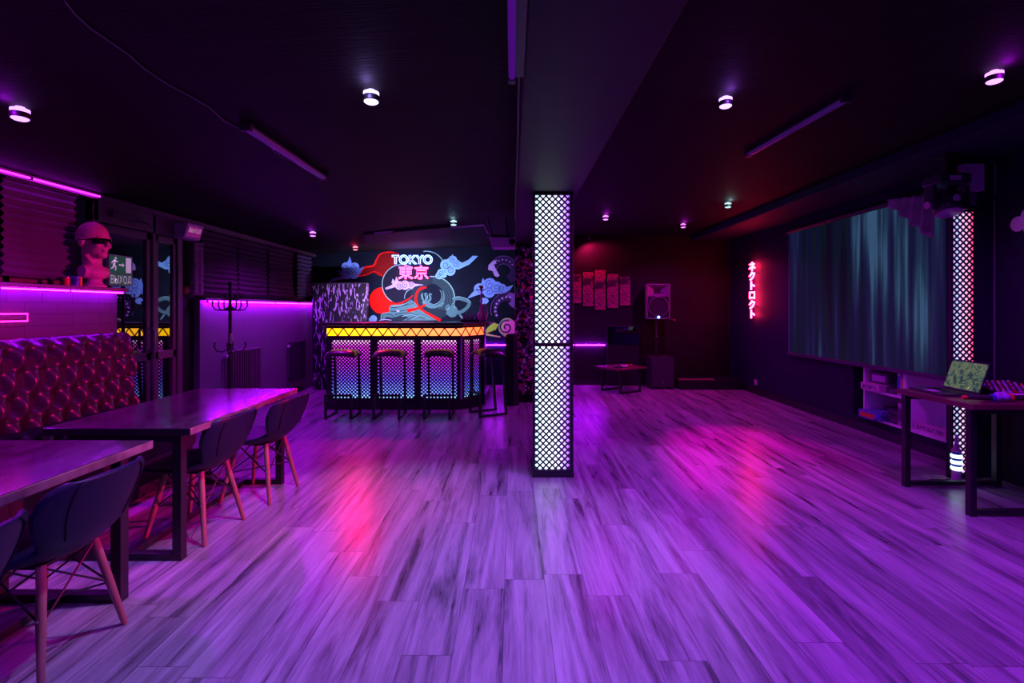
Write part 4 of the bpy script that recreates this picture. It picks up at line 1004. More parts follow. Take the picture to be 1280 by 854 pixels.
# lit box sign under the ceiling
root = thing('lit_sign', 'small pink lit box sign under the ceiling right of the door', 'sign', (XW+.09, 5.45, 2.17))
g = G(); xa, xb = XW, XW+.17; ya_, yb2 = 5.33, 5.61; z0, z1 = 2.165, 2.325
g.add([(xa, ya_, z0), (xb-.05, ya_, z0), (xb-.05, yb2, z0), (xa, yb2, z0), (xa, ya_, z1), (xb, ya_, z1), (xb, yb2, z1), (xa, yb2, z1)], [(0,3,2,1),(4,5,6,7),(0,1,5,4),(1,2,6,5),(2,3,7,6),(3,0,4,7)])
g.build('housing', M['boxp'], root, bevel=.006)
def sf(y, z, o):  # point on the slanted face
    t = (z-z0)/(z1-z0); return Vector((xb-.05+.05*t+o, y, z))
g = G().add([sf(5.36, 2.19, .003), sf(5.585, 2.19, .003), sf(5.585, 2.30, .003), sf(5.36, 2.30, .003)], [(0,1,2,3)]); g.build('sign_face', em('pink_sign_face', (.7, .03, .5), .28), root)
vs, fs = spaced_text('ВЫХОД', (.62, .8, .66, .74, .74), .2)
g = G().add([sf(5.375+.195*x, 2.235+.045*y, .005) for x, y in vs], fs); g.build('lettering', em('pale_sign_letters', (1, .5, .95), .5), root)

# exit sign on the door glass
root = thing('exit_sign', 'green exit sign with running figure stuck on the door glass', 'sign', (XW+.012, 4.62, 1.6))
sy0, sy1, sz0, sz1 = 4.475, 4.755, 1.612, 1.895
xf = XW+.012
G().box((XW-.024, sy0, sz0), (xf, sy1, sz1)).build('backing', M['signwhite'], root, bevel=.002)
zm = sz0+.112
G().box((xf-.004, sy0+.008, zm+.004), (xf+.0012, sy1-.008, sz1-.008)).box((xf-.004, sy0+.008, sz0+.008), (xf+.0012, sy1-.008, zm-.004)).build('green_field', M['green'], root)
g = G(); X2 = xf+.002
def ss(y, z): return Vector((X2, sy0+y*(sy1-sy0), zm+z*(sz1-zm)))
def flat(pts): 
    P = [ss(*p) for p in pts]; g.add(P+[p-Vector((.002,0,0)) for p in P], [tuple(range(len(P)))])
flat([(.70,.08),(.93,.08),(.93,.90),(.70,.90)])
flat([(.40,.44),(.55,.44),(.55,.36),(.64,.48),(.55,.60),(.55,.52),(.40,.52)])
def limb(a, b, w):
    ax, ay = a; bx, by = b; dx, dy = bx-ax, by-ay; l = math.hypot(dx, dy); nx, ny = -dy/l*w, dx/l*w
    flat([(ax+nx, ay+ny), (bx+nx, by+ny), (bx-nx, by-ny), (ax-nx, ay-ny)])
flat([(.27+.045*math.cos(t*PI/6), .82+.07*math.sin(t*PI/6)) for t in range(12)])
limb((.245,.74),(.20,.46),.045); limb((.24,.70),(.33,.62),.022); limb((.33,.62),(.37,.68),.02); limb((.23,.70),(.14,.64),.022); limb((.14,.64),(.11,.52),.02)
limb((.205,.46),(.28,.36),.03); limb((.28,.36),(.26,.16),.026); limb((.195,.46),(.16,.30),.03); limb((.16,.30),(.08,.24),.026)
g.build('pictogram', M['signwhite_lift'], root)
vs, fs = spaced_text('ВЫХОД', (.62, .8, .66, .74, .74), .2)
G().add([Vector((X2, sy0+.020+.240*x, sz0+.020+.076*y)) for x, y in vs], fs).build('lettering', M['signwhite_lift'], root)
# alarm call point
root = thing('fire_alarm', 'small round red alarm on the dark panel right of the door', 'alarm', (XW+.02, 5.56, 1.58))
G().lathe([(.05, 0), (.05, .02), (.042, .035), (.02, .04), (.001, .04)], (XW-.019, 5.56, 1.61), 20, (1,0,0)).build('body', M['red'], root, smooth=True)
G().lathe([(.016, .04), (.012, .05), (.001, .051)], (XW-.019, 5.56, 1.61), 12, (1,0,0)).build('button', M['signwhite'], root, smooth=True)

# ------------------------------------------------------------------ bust with sunglasses on the ledge
bx, by, bz = -3.47, 4.12, 1.575
root = thing('plaster_bust', 'pink lit plaster head bust wearing dark sunglasses on the ledge', 'bust', (bx, by, bz), math.radians(-8))
g = G(); rt = root
def L3(x, y, z): return root.matrix_basis @ Vector((x, y, z))
bpy.context.view_layer.update()
RB = root.matrix_basis.to_3x3()
# face looks along local +x
def H3(x, y, z): return L3(x*1.2-.0, y*1.2, .545-(.56-z)*1.13)
def hb(c, r, n=18, k=12): g.ball(H3(*c), (r[0]*1.2, r[1]*1.2, r[2]*1.13), n, k, RB)
hb((-.014, 0, .452), (.104, .083, .108), 24, 16)          # skull
hb((.024, 0, .395), (.074, .060, .085))                   # face
hb((.056, 0, .318), (.036, .034, .030))                   # chin
hb((.022, 0, .345), (.060, .052, .045))                   # jaw
g.tube([H3(.092, 0, .425), H3(.108, 0, .395), H3(.113, 0, .376)], [.010, .015, .020], 10)     # nose
hb((.090, 0, .352), (.011, .022, .006)); hb((.088, 0, .341), (.012, .019, .007))              # lips
for s_ in (-1, 1):
    hb((.074, s_*.03, .440), (.018, .024, .010))          # brow
    hb((.066, s_*.040, .385), (.022, .018, .022))         # cheekbone
    hb((-.012, s_*.082, .40), (.020, .009, .032))         # ear
g.tube([H3(-.02, 0, .36), L3(-.03, 0, .26), L3(-.028, 0, .19), L3(-.005, 0, .12)], [.070, .060, .062, .085], 20)    # neck
for s_ in (-1, 1): g.tube([L3(-.01, s_*.062, .27), L3(.02, s_*.034, .19), L3(.055, s_*.012, .12)], [.016, .013, .013], 10)
g.tube([L3(-.01, -.10, .13), L3(.0, 0, .125), L3(-.01, .10, .13)], [.05, .07, .05], 16)
g.ball(L3(.03, 0, .12), (.05, .085, .045), 16, 10, RB)
g.lathe([(.06, .0), (.085, .0), (.085, .018), (.07, .025), (.055, .04), (.05, .06), (.06, .075), (.075, .085), (.075, .10), (.05, .115)], L3(0, 0, 0), 28)
g.build('head', M['plaster'], root, smooth=True, remesh=.0055)
g = G()
def vis(u, v):
    t = (u-.5)*2.3; r = .109; z = .356+.046*v-.008*abs(u-.5)*(1-v)
    return L3(.020+r*1.0*math.cos(t), r*.80*math.sin(t), z)
g.grid(vis, 26, 4)
gl = g.build('sunglasses', M['shade'], root, smooth=True, solid=.005)
g = G()
for s in (-1, 1): g.tube([L3(.063, s*.080, .388), L3(-.01, s*.106, .386), L3(-.05, s*.103, .380)], .004, 6)
g.build('temple', M['shade'], gl, smooth=True)
for (y, hgt, m, lab) in ((3.9, .075, 'red', 'small red tin on the ledge left of the bust'), (3.985, .085, 'patt3', 'small blue and yellow box on the ledge beside the bust')):
    rt = thing('tin' if m == 'red' else 'carton', lab, 'container', (-3.5, y, bz))
    if m == 'red':
        G().lathe([(.018, 0), (.02, .004), (.02, hgt-.01), (.018, hgt-.006)], (-3.5, y, bz), 16).build('can', M['red'], rt, smooth=True)
        G().lathe([(.018, hgt-.006), (.018, hgt), (.001, hgt)], (-3.5, y, bz), 16).build('lid', M['steel'], rt, smooth=True)
    else:
        G().box((-3.525, y-.025, bz), (-3.475, y+.025, bz+hgt)).build('box', M['patt3'], rt, bevel=.002)
        G().box((-3.474, y+.005, bz+.005), (-3.472, y+.024, bz+hgt-.005)).build('stripe', M['yellow'], rt)

# ------------------------------------------------------------------ coat rack
cx, cy = -3.08, 5.42
root = thing('coat_rack', 'black standing coat rack with hooks before the panelled wall', 'coat rack', (cx, cy, 0))
G().tube([(cx, cy, .03), (cx, cy, 1.0), (cx, cy, 1.66)], .017, 12).build('pole', M['black'], root, smooth=True)
G().lathe([(.018, 1.655), (.024, 1.665), (.02, 1.69), (.001, 1.70)], (cx, cy, 0), 14).build('finial', M['black'], root, smooth=True)
for z, n, r in ((1.40, 6, .17), (.95, 4, .15)):
    for k in range(n):
        a = 2*PI*k/n+.35; c_, s_ = math.cos(a), math.sin(a)
        G().tube([(cx+c_*q*r, cy+s_*q*r, z+w) for q, w in ((.05, .02), (.45, -.02), (.85, -.01), (1.0, .035), (.98, .085))], [.007, .007, .007, .007, .010], 8).build('hook', M['black'], root, smooth=True)
for k in range(6):
    a = 2*PI*k/6+.6; c_, s_ = math.cos(a), math.sin(a)
    G().tube([(cx+c_*q*.10, cy+s_*q*.10, 1.50+w) for q, w in ((.1, .01), (.7, .0), (1.0, .03), (1.0, .06))], [.006, .006, .006, .009], 8).build('upper_hook', M['black'], root, smooth=True)
for k in range(4):
    a = PI/2*k+.4; c_, s_ = math.cos(a), math.sin(a)
    G().tube([(cx+c_*q*.24, cy+s_*q*.24, w) for q, w in ((.05, .22), (.5, .14), (.85, .04), (1.0, .014))], .012, 8).build('foot', M['black'], root, smooth=True)
G().lathe([(.02, 1.02), (.022, 1.03), (.022, 1.12), (.02, 1.13)], (cx, cy, 0), 12).build('joint_sleeve', M['steel'], root, smooth=True)

# ------------------------------------------------------------------ radiators
def radiator(ya, yb, z0, z1, label, m):
    rt = thing('radiator', label, 'radiator', (X2+.06, (ya+yb)/2, z0), 0)
    g = G(); n = int((yb-ya)/.055)
    for i in range(n):
        y = ya+(yb-ya)*(i+.5)/n; g.box((X2+.055, y-.02, z0), (X2+.10, y+.02, z1-.03))
    g.build('fins', m, rt, bevel=.008)
    g = G(); g.box((X2+.03, ya, z1-.03), (X2+.105, yb, z1)); 
    g.build('top_grille', m, rt, bevel=.004)
    g = G(); g.tube([(X2+.065, ya-.06, z0+.05), (X2+.065, yb, z0+.05)], .018, 8).tube([(X2+.065, ya-.06, z1-.06), (X2+.065, yb, z1-.06)], .018, 8).tube([(X2+.065, ya-.06, z1-.06), (X2+.065, ya-.1, z1-.1), (X2+.065, ya-.1, 0.02)], .012, 8)
    g.build('pipe', m, rt, smooth=True)
    G().lathe([(.02, 0), (.024, .01), (.024, .05), (.018, .06)], (X2+.065, ya-.06, z1-.06), 12, (.4,-1,0)).build('valve', M['white_met'], rt, smooth=True)
    g = G()
    for y in (ya+.1, yb-.1): g.box((X2, y-.015, z1-.12), (X2+.05, y+.015, z1-.09))
    g.build('bracket', m, rt)
    return rt
M['rad1'] = pm('grey_violet_enamel', (.11, .07, .09), .4); M['rad2'] = pm('dark_enamel', (.03, .03, .04), .4)
radiator(6.28, 7.0, .22, .86, 'low ribbed radiator behind the coat rack', M['rad1'])
radiator(8.0, 8.52, .22, .86, 'dark radiator by the streaked partition', M['rad2'])

# ------------------------------------------------------------------ back right: prints, television, low table, loudspeaker
for (x0, x1, y0, y1), lab in zip(((714,726.5,343,379),(728.5,741.5,340,383),(743.3,757,337.5,387.5),(759,773,342.5,385),(775,788,346,382)),
        ('leftmost red city print partly behind the pillar', 'second red city print from the pillar', 'tallest middle print of the red city set', 'red city print right of the tallest one', 'rightmost print of the red city set')):
    a = at(x0, y1, YB-.03); b = at(x1, y0, YB-.03)
    rt = thing('canvas_print', lab, 'picture', ((a.x+b.x)/2, YB, a.z), 0, 'five red city canvas prints')
    G().box((a.x, YB-.028, a.z), (b.x, YB-.001, b.z)).build('stretcher_frame', M['black'], rt)
    G().box((a.x+.002, YB-.031, a.z+.002), (b.x-.002, YB-.028, b.z-.002)).build('canvas', M['art'], rt)
root = thing('television', 'black glossy television on a stand against the back wall', 'television', (2.02, 8.98, 0))
G().box((1.72, 8.99, .74), (2.32, 9.03, 1.085)).build('bezel', M['plastic'], root, bevel=.004)
G().box((1.732, 8.985, .752), (2.308, 8.99, 1.075)).build('screen', M['glass'], root)
G().box((1.73, 9.0, .0), (2.31, 9.06, .73)).build('stand_panel', M['black'], root, bevel=.004)
# low table
e1 = Vector((.85, .525, 0)); e2 = Vector((-.525, .85, 0)); c0 = Vector((1.77, 8.10, 0))
root = thing('low_table', 'low coffee table with red brown top before the television', 'coffee table', (c0+e1*.22+e2*.2), math.radians(31.7))
def obox(g, a0, a1, b0, b1, z0, z1):
    P = [c0+e1*a+e2*b for a, b in ((a0,b0),(a1,b0),(a1,b1),(a0,b1))]
    g.prism([(p.x, p.y) for p in P], z0, z1)
g = G(); obox(g, -.09, .56, -.05, .52, .39, .42); g.build('tabletop', M['oxblood'], root, bevel=.004)
for b in (0, .44):
    for a in (0, .44): g = G(); obox(g, a, a+.03, b, b+.03, 0, .39); g.build('leg', M['black'], root)
    g = G(); obox(g, .03, .44, b, b+.03, 0, .03); g.build('floor_bar', M['black'], root)
for (a, b, m, lab, nm) in ((.05, .1, 'patt2', 'dark game controller on the left of the low table', 'game_controller'), (.2, .12, 'white', 'white game controller in the middle of the low table', 'game_controller'), (.36, .18, 'red', 'red game controller on the right of the low table', 'game_controller')):
    p = c0+e1*a+e2*b; rt = thing(nm, lab, 'game controller', (p.x, p.y, .42), .5)
    g = G(); g.ball((p.x-.04, p.y-.01, .44), (.032, .04, .02), 12, 8).ball((p.x+.04, p.y-.01, .44), (.032, .04, .02), 12, 8).box((p.x-.045, p.y-.015, .43), (p.x+.045, p.y+.03, .455)); g.build('shell', M[m], rt, smooth=True)
    g = G(); g.lathe([(.009, .45), (.006, .465), (.01, .47), (.001, .472)], (p.x-.025, p.y, 0), 10).lathe([(.009, .45), (.006, .465), (.01, .47), (.001, .472)], (p.x+.025, p.y, 0), 10); g.build('thumbstick', M['plastic'], rt, smooth=True)
# PA loudspeaker on pole over subwoofer
root = thing('subwoofer', 'black subwoofer cabinet on the floor under the loudspeaker', 'subwoofer', (2.61, 8.8, 0))
G().box((2.41, 8.62, .015), (2.83, 9.04, .56)).build('cabinet', M['plastic'], root, bevel=.012)
G().box((2.435, 8.612, .04), (2.805, 8.62, .535)).build('grille', M['plastic2'], root, bevel=.003)
g = G()
for x in (2.46, 2.78):
    for y in (8.67, 8.98): g.lathe([(.02, 0), (.02, .016)], (x, y, 0), 10)
g.build('rubber_foot', M['blackmat'], root)
G().lathe([(.012, 0), (.012, .004), (.001, .005)], (2.62, 8.612, .12), 12, (0,-1,0)).build('badge', M['steel'], root)
root = thing('speaker_pole', 'thin pole rising from the subwoofer to the loudspeaker', 'stand', (2.56, 8.8, .56))
G().tube([(2.56, 8.8, .56), (2.56, 8.8, .9)], .017, 12).build('lower_tube', M['black'], root, smooth=True)
G().tube([(2.56, 8.8, .9), (2.56, 8.8, 1.2)], .013, 12).build('upper_tube', M['plastic2'], root, smooth=True)
G().tube([(2.54, 8.8, .9), (2.60, 8.8, .9)], .022, 10).build('collar', M['black'], root, smooth=True)
xa, xb = at(808, 0, 8.72).x, at(837.5, 0, 8.72).x; za, zb_ = at(0, 399, 8.72).z, at(0, 355, 8.72).z
root = thing('loudspeaker', 'large grey framed loudspeaker with blue light on the pole', 'loudspeaker', ((xa+xb)/2, 8.9, za))
g = G(); g.prism([(xa, 8.80), (xb, 8.80), (xb-.06, 9.05), (xa+.06, 9.05)], za, zb_); g.build('cabinet', M['plastic2'], root, bevel=.012)
xc = (xa+xb)/2; zh0, zh1 = za+.40, zb_-.03
g = G(); t = .022
g.box((xa, 8.705, za), (xa+t, 8.80, zb_)).box((xb-t, 8.705, za), (xb, 8.80, zb_)).box((xa+t, 8.705, zb_-t), (xb-t, 8.80, zb_)).box((xa+t, 8.705, za), (xb-t, 8.80, za+t)); g.build('front_frame', pm('grey_speaker_frame', (.16, .11, .15), .4), root, bevel=.006)
G().box((xa+t, 8.716, za+t), (xb-t, 8.798, zh0)).build('baffle', M['plastic'], root)
g = G()
o_ = [(xa+t, zh0), (xb-t, zh0), (xb-t, zb_-t), (xa+t, zb_-t)]; i_ = [(xc-.06, zh0+.05), (xc+.06, zh0+.05), (xc+.06, zh1-.06), (xc-.06, zh1-.06)]
g.add([(x, 8.712, z) for x, z in o_]+[(x, 8.79, z) for x, z in i_], [(0,1,5,4),(1,2,6,5),(2,3,7,6),(3,0,4,7)]); g.build('horn', pm('violet_grey_horn', (.18, .10, .16), .45), root)
g = G(); g.add([(x, 8.788, z) for x, z in i_], [(0,1,2,3)]); g.build('horn_throat', M['blackmat'], root)
g = G(); g.lathe([(.165, 0), (.175, .008), (.165, .014), (.15, .006), (.12, -.02), (.05, -.035), (.048, -.02), (.03, -.008), (.001, -.005)], (xc, 8.705, za+.215), 32, (0,-1,0)); g.build('woofer', M['blackmat'], root, smooth=True)
G().tube([(xc+.172*math.cos(k*PI/20), 8.70, za+.215+.172*math.sin(k*PI/20)) for k in range(40)], .009, 8, closed=True).build('woofer_ring', pm('grey_woofer_ring', (.14, .10, .13), .4), root, smooth=True)
G().ball((xc, 8.692, za+.035), .022, 12, 8).build('blue_light', M['n_led'], root)
root = thing('microphone', 'small microphone with a red tip clipped beside the loudspeaker', 'microphone', (xb+.04, 8.75, za))
G().tube([(xb-.02, 8.78, za+.0), (xb+.07, 8.74, za-.015)], .011, 10).build('handle', M['plastic2'], root, smooth=True)
G().ball((xb+.085, 8.733, za-.018), .017, 10, 8).build('red_tip', M['red'], root, smooth=True)
# low step in the corner
root = thing('low_platform', 'low black platform with beige edge in the back right corner', 'platform', (3.4, 8.8, 0))
G().box((2.88, 8.56, 0), (3.97, 9.07, .16)).build('deck', M['black'], root, bevel=.004)
G().box((2.9, 8.62, .16), (3.52, 8.66, .178)).build('edge_strip', M['wood_step'], root)
# outlet
root = thing('wall_outlet', 'small white outlet low on the right wall under the red sign', 'outlet', (XR, 8.12, .17))
G().box((XR-.012, 8.08, .15), (XR-.001, 8.17, .24)).build('plate', M['white_met'], root, bevel=.004)
G().lathe([(.028, 0), (.028, .004), (.02, .002), (.001, .001)], (XR-.012, 8.125, .195), 16, (-1,0,0)).build('socket', M['white_met'], root)

# ------------------------------------------------------------------ big screen on the right wall
xs = XR-.05
sya, syb = onx(1187, xs), onx(986, xs)
root = thing('projection_screen', 'large hanging projection screen with dark blurred picture on the right wall', 'screen', (xs, (sya+syb)/2, .75))
zlo, zhi = .785, 2.475
G().box((xs, sya, zlo), (xs+.004, syb, zhi)).build('fabric', M['bigscreen'], root)
G().box((xs-.012, sya-.02, zlo-.045), (xs+.02, syb+.03, zlo)).build('bottom_bar', M['plastic2'], root, bevel=.008)
G().tube([(xs+.008, sya-.04, zhi+.03), (xs+.008, syb+.05, zhi+.03)], .036, 14).build('roller_case', M['black'], root, smooth=True)
g = G().box((xs-.003, syb-.018, zlo), (xs-.001, syb, zhi)); g.build('side_border', M['tubeoff'], root)
g = G()
for y in (sya+.1, syb-.1): g.box((xs+.0, y-.02, zhi+.03), (XR-.001, y+.02, zhi+.05))
g.build('wall_bracket', M['black'], root)
# bunched grey drape at the upper right of the screen
def dr(u, v):
    y = onx(1108+56*u, 3.86); zt_ = CH+(CY-(249.5-.12*56*u))*y/F-.0; zb_2 = CH+(CY-(255+44*u**1.1))*y/F
    return Vector((3.86+.03*math.sin(u*26+v*1.5)-.01*v, y, zt_+(zb_2-zt_)*v))
tag(G().grid(dr, 60, 10).build('bunched_drape', M['foil'], smooth=True, solid=.004), 'bunched grey drape hanging over the upper right corner of the screen', 'drape')

# moving head light
mx, my = 3.53, 4.03
mz = 2.40
root = thing('moving_head_light', 'black moving head stage light beside the top of the pink lattice', 'stage light', (mx, my, mz))
g = G().tube([(mx, my, mz+.08), (mx, my, 2.645)], .025, 12); g.box((mx-.07, my-.07, 2.63), (mx+.07, my+.07, 2.648)); g.build('clamp', M['black'], root)
G().box((mx-.13, my-.09, mz), (mx+.13, my+.09, mz+.085)).build('base', M['stagehead'], root, bevel=.015)
G().box((mx-.05, my-.092, mz+.025), (mx+.04, my-.088, mz+.06)).build('display', M['boxp'], root)
for s in (-1, 1):
    G().prism([(mx+s*.115, my-.05), (mx+s*.15, my-.05), (mx+s*.15, my+.05), (mx+s*.115, my+.05)], mz-.20, mz-.002).build('yoke_arm', M['stagehead'], root, bevel=.012)
    G().lathe([(.03, 0), (.03, .012), (.001, .016)], (mx+s*.15, my, mz-.16), 14, (s, 0, 0)).build('pivot_knob', M['pinkp'], root, smooth=True)
ax = Vector((-.05, -.35, -1)).normalized()
hc = Vector((mx, my, mz-.15))
G().lathe([(.05, -.10), (.085, -.085), (.095, -.04), (.095, .05), (.088, .075), (.075, .085)], hc, 28, ax).build('head', M['stagehead'], root, smooth=True)
G().lathe([(.080, .075), (.086, .086), (.072, .09), (.001, .092)], hc, 28, ax).build('lens', pm('violet_lens', (.45, .25, .55), .15), root, smooth=True)
G().lathe([(.03, 0), (.03, .004), (.001, .005)], hc+Vector((0, -.093, .03)), 16, (0,-1,0)).build('emblem', M['boxp'], root)
# junction box and conduits on the pilaster
root = thing('speaker_bracket_box', 'square violet metal box on top of the right pilaster', 'metal box', (3.76, 4.08, 2.36))
root.name = 'junction_box'
G().box((3.685, 4.045, 2.365), (3.855, 4.108, 2.585)).build('box', M['boxp'], root, bevel=.004)
G().box((3.695, 4.042, 2.375), (3.845, 4.046, 2.575)).build('lid', M['boxp'], root, bevel=.002)
g = G().tube([(3.80, 4.1, 2.36), (3.80, 4.1, 2.25)], .03, 8); g.build('cable_entry', M['pipe'], root)
g = G().tube([(3.97, 4.09, 2.33), (3.985, 4.09, 2.345), (3.985, 4.09, 2.60), (3.93, 4.09, 2.62)], .008, 8)
tag(g.build('conduit', M['pipe'], smooth=True), 'short bent conduit at the top of the pilaster edge', 'pipe')
g = G().tube([(3.985, 4.095, .0), (3.985, 4.095, 2.3)], .007, 8)
tag(g.build('conduit', M['pipe'], smooth=True), 'long thin conduit down the right edge of the pilaster', 'pipe')

# ------------------------------------------------------------------ shelf unit in the niche
root = thing('shelf_unit', 'white open shelf unit set into the right wall under the screen', 'shelf', (XR+.2, 5.08, NZ0))
t = .022; x0, x1 = XR-.002, XR+.40
sa, sb = 4.525, 5.645; ym = 5.05
g = G().box((x0, sa, NZ0), (x1, sb, NZ0+t)).box((x0, sa, NZ1-t), (x1, sb, NZ1)).box((x0, sa, NZ0+t), (x1, sa+t, NZ1-t)).box((x0, sb-t, NZ0+t), (x1, sb, NZ1-t)); g.build('frame', M['white'], root, bevel=.002)
G().box((x0, ym-.02, NZ0+t), (x1, ym+.02, NZ1-t)).build('divider', M['white'], root)
zs_ = .475
G().box((x0, ym+.02, zs_), (x1, sb-t, zs_+t)).build('shelf_board', M['white'], root)
G().box((x1-.01, sa+t, NZ0+t), (x1, sb-t, NZ1-t)).build('back_panel', M['white'], root)
zf = NZ0+t+.001; zu = zs_+t+.001
def item(name, lab, cat, lo, hi, m, m2, grp=None, rot=None):
    rt = thing(name, lab, cat, ((lo[0]+hi[0])/2, (lo[1]+hi[1])/2, lo[2]), 0, grp)
    G().box(lo, hi, rot).build('box', M[m], rt, bevel=.003)
    dx = hi[0]-lo[0]; dz = hi[2]-lo[2]; dy = hi[1]-lo[1]
    c = [(a+b)/2 for a, b in zip(lo, hi)]
    G().box((lo[0]-.0015, lo[1]+dy*.12, lo[2]+dz*.2), (lo[0]+.002, hi[1]-dy*.12, hi[2]-dz*.25), rot, c).build('printed_label', M[m2], rt)
item('board_game_box', 'pink game box sticking out on the upper left shelf', 'box', (XR-.05, 5.34, zu), (XR+.25, 5.62, zu+.075), 'pinkp', 'patt')
item('board_game_box', 'dark printed box lying on the pink game box', 'box', (XR+.03, 5.33, zu+.076), (XR+.28, 5.58, zu+.20), 'patt2', 'boxp')
item('board_game_box', 'dark flat box beside the pink game box', 'box', (XR+.02, 5.18, zu), (XR+.25, 5.33, zu+.06), 'plastic2', 'patt2')
item('board_game_box', 'upright blue grey box against the divider on the upper shelf', 'box', (XR+.01, 5.12, zu), (XR+.25, 5.165, zu+.27), 'boxp', 'blue')
item('board_game_box', 'upright yellow spotted box next to the blue grey one', 'box', (XR+.01, 5.077, zu), (XR+.25, 5.115, zu+.25), 'patt3', 'yellow')
item('board_game_box', 'bright blue game box leaning out of the lower left shelf', 'box', (XR-.09, 5.33, zf), (XR+.18, 5.60, zf+.085), 'patt3', 'orange')
item('board_game_box', 'dark case behind the bright blue game box', 'box', (XR+.19, 5.24, zf), (XR+.37, 5.60, zf+.11), 'patt2', 'plastic')
item('board_game_box', 'dark flat case lowest beside the bright blue box', 'box', (XR+.02, 5.17, zf), (XR+.18, 5.32, zf+.07), 'plastic2', 'patt2')
item('board_game_box', 'dark case lying on the lowest flat case', 'box', (XR+.03, 5.18, zf+.071), (XR+.18, 5.32, zf+.12), 'patt2', 'plastic')
item('board_game_box', 'tall patterned carton standing by the divider on the lower shelf', 'box', (XR+.01, 5.075, zf), (XR+.12, 5.155, zf+.235), 'patt', 'patt2')
item('long_carton', 'long pink carton lying across the right shelf bay', 'box', (XR+.05, 4.60, zf), (XR+.12, 5.01, zf+.075), 'pinkp', 'patt', rot=None)

# ------------------------------------------------------------------ right work table
root = thing('work_table', 'small black framed table with red brown top in the right foreground', 'table', (3.45, 3.63, 0))
xa, xb, ya, yb2 = 3.065, 3.90, 3.30, 3.965
G().box((xa, ya, .725), (xb, yb2, .762)).build('tabletop', M['oxblood'], root, bevel=.004)
t = .042
for yy in (ya+.035, yb2-.035-t):
    for xx in (xa+.02, xb-.06-t): G().box((xx, yy, 0), (xx+t, yy+t, .724)).build('leg', M['black'], root, bevel=.002)
    G().box((xa+.02+t, yy, .012), (xb-.06-t, yy+t, .045)).build('floor_bar', M['black'], root, bevel=.002)
    G().box((xa+.02+t, yy, .69), (xb-.06-t, yy+t, .724)).build('apron_bar', M['black'], root, bevel=.002)
g = G()
for yy in (ya+.056, yb2-.056):
    g.lathe([(.016, 0), (.018, .006), (.012, .012)], (xa+.041, yy, 0), 10)
g.build('foot_pad', M['plastic2'], root)
zt_ = .763
# laptop: hinge line from (3.41,3.93) toward (3.37,3.57)
h0 = Vector((3.405, 3.925, zt_)); h1 = Vector((3.365, 3.575, zt_)); hv = (h1-h0); W_ = hv.length; hv.normalize(); fw = Vector((hv.y, -hv.x, 0))
if fw.x > 0: fw = -fw
root = thing('laptop', 'open laptop showing a yellow green picture on the right table', 'laptop', (h0+h1)/2)
g = G()
def slab(a, b, c_, d_, n, th, gg):
    P = [a, b, c_, d_]; n = Vector(n)*th; gg.add(P+[p+n for p in P], [(0,1,2,3),(7,6,5,4),(0,4,5,1),(1,5,6,2),(2,6,7,3),(3,7,4,0)])
slab(h0, h1, h1+fw*.245, h0+fw*.245, (0,0,1), .016, g); g.build('keyboard_base', M['plastic2'], root, bevel=.003)
g = G()
for r in range(5):
    for k in range(13):
        p = h0+hv*(.025+W_*.0715*k)+fw*(.03+.023*r)+Vector((0,0,.0165)); slab(p, p+hv*.02, p+hv*.02+fw*.018, p+fw*.018, (0,0,1), .0025, g)
g.build('keys', M['plastic'], root)
g = G(); p = h0+hv*(W_*.36)+fw*.16+Vector((0,0,.0162)); slab(p, p+hv*.1, p+hv*.1+fw*.065, p+fw*.065, (0,0,1), .0008, g); g.build('touchpad', M['boxp'], root)
upv = (Vector((0,0,1))*.225-fw*.075); tn = upv.normalized().cross(hv); tn = tn if tn.dot(fw) < 0 else -tn
q0 = h0+Vector((0,0,.017)); q1 = h1+Vector((0,0,.017))
g = G(); slab(q0, q1, q1+upv, q0+upv, tn, .008, g); lid = g.build('lid', M['plastic'], root, bevel=.002)
ux = upv.normalized(); UL = upv.length
g = G(); a = q0+hv*.008+ux*.014; b = q1-hv*.008+ux*.014; e_ = ux*(UL-.026); off = -tn*.0012
slab(a+off, b+off, b+e_+off, a+e_+off, tn, .001, g); g.build('display', M['lapscreen'], lid)
# mixer
root = thing('mixing_desk', 'low mixing desk with rows of coloured knobs on the right table', 'mixer', (3.67, 3.72, zt_))
G().add([(3.50, 3.50, zt_), (3.88, 3.50, zt_), (3.88, 3.93, zt_), (3.50, 3.93, zt_), (3.50, 3.50, zt_+.03), (3.88, 3.50, zt_+.03), (3.88, 3.93, zt_+.075), (3.50, 3.93, zt_+.075)], [(0,3,2,1),(4,5,6,7),(0,1,5,4),(1,2,6,5),(2,3,7,6),(3,0,4,7)]).build('body', M['plastic'], root, bevel=.004)
km = ['boxp', 'purple', 'pinkp', 'boxp', 'purple', 'yellow', 'red']
for r in range(7):
    for k in range(9):
        x = 3.525+.041*k; y = 3.55+.05*r; z = zt_+.03+.045*(y-3.5)/.43
        if r == 0: G().box((x-.007, y-.012, z-.002), (x+.007, y+.012, z+.012)).build('fader', M[km[(k*3) % 7]], root)
        else: G().lathe([(.009, -.001), (.008, .014), (.001, .015)], (x, y, z), 10).build('knob', M[km[(r*2+k) % 5 if (r+k) % 4 else 5+(r % 2)]], root, smooth=True)
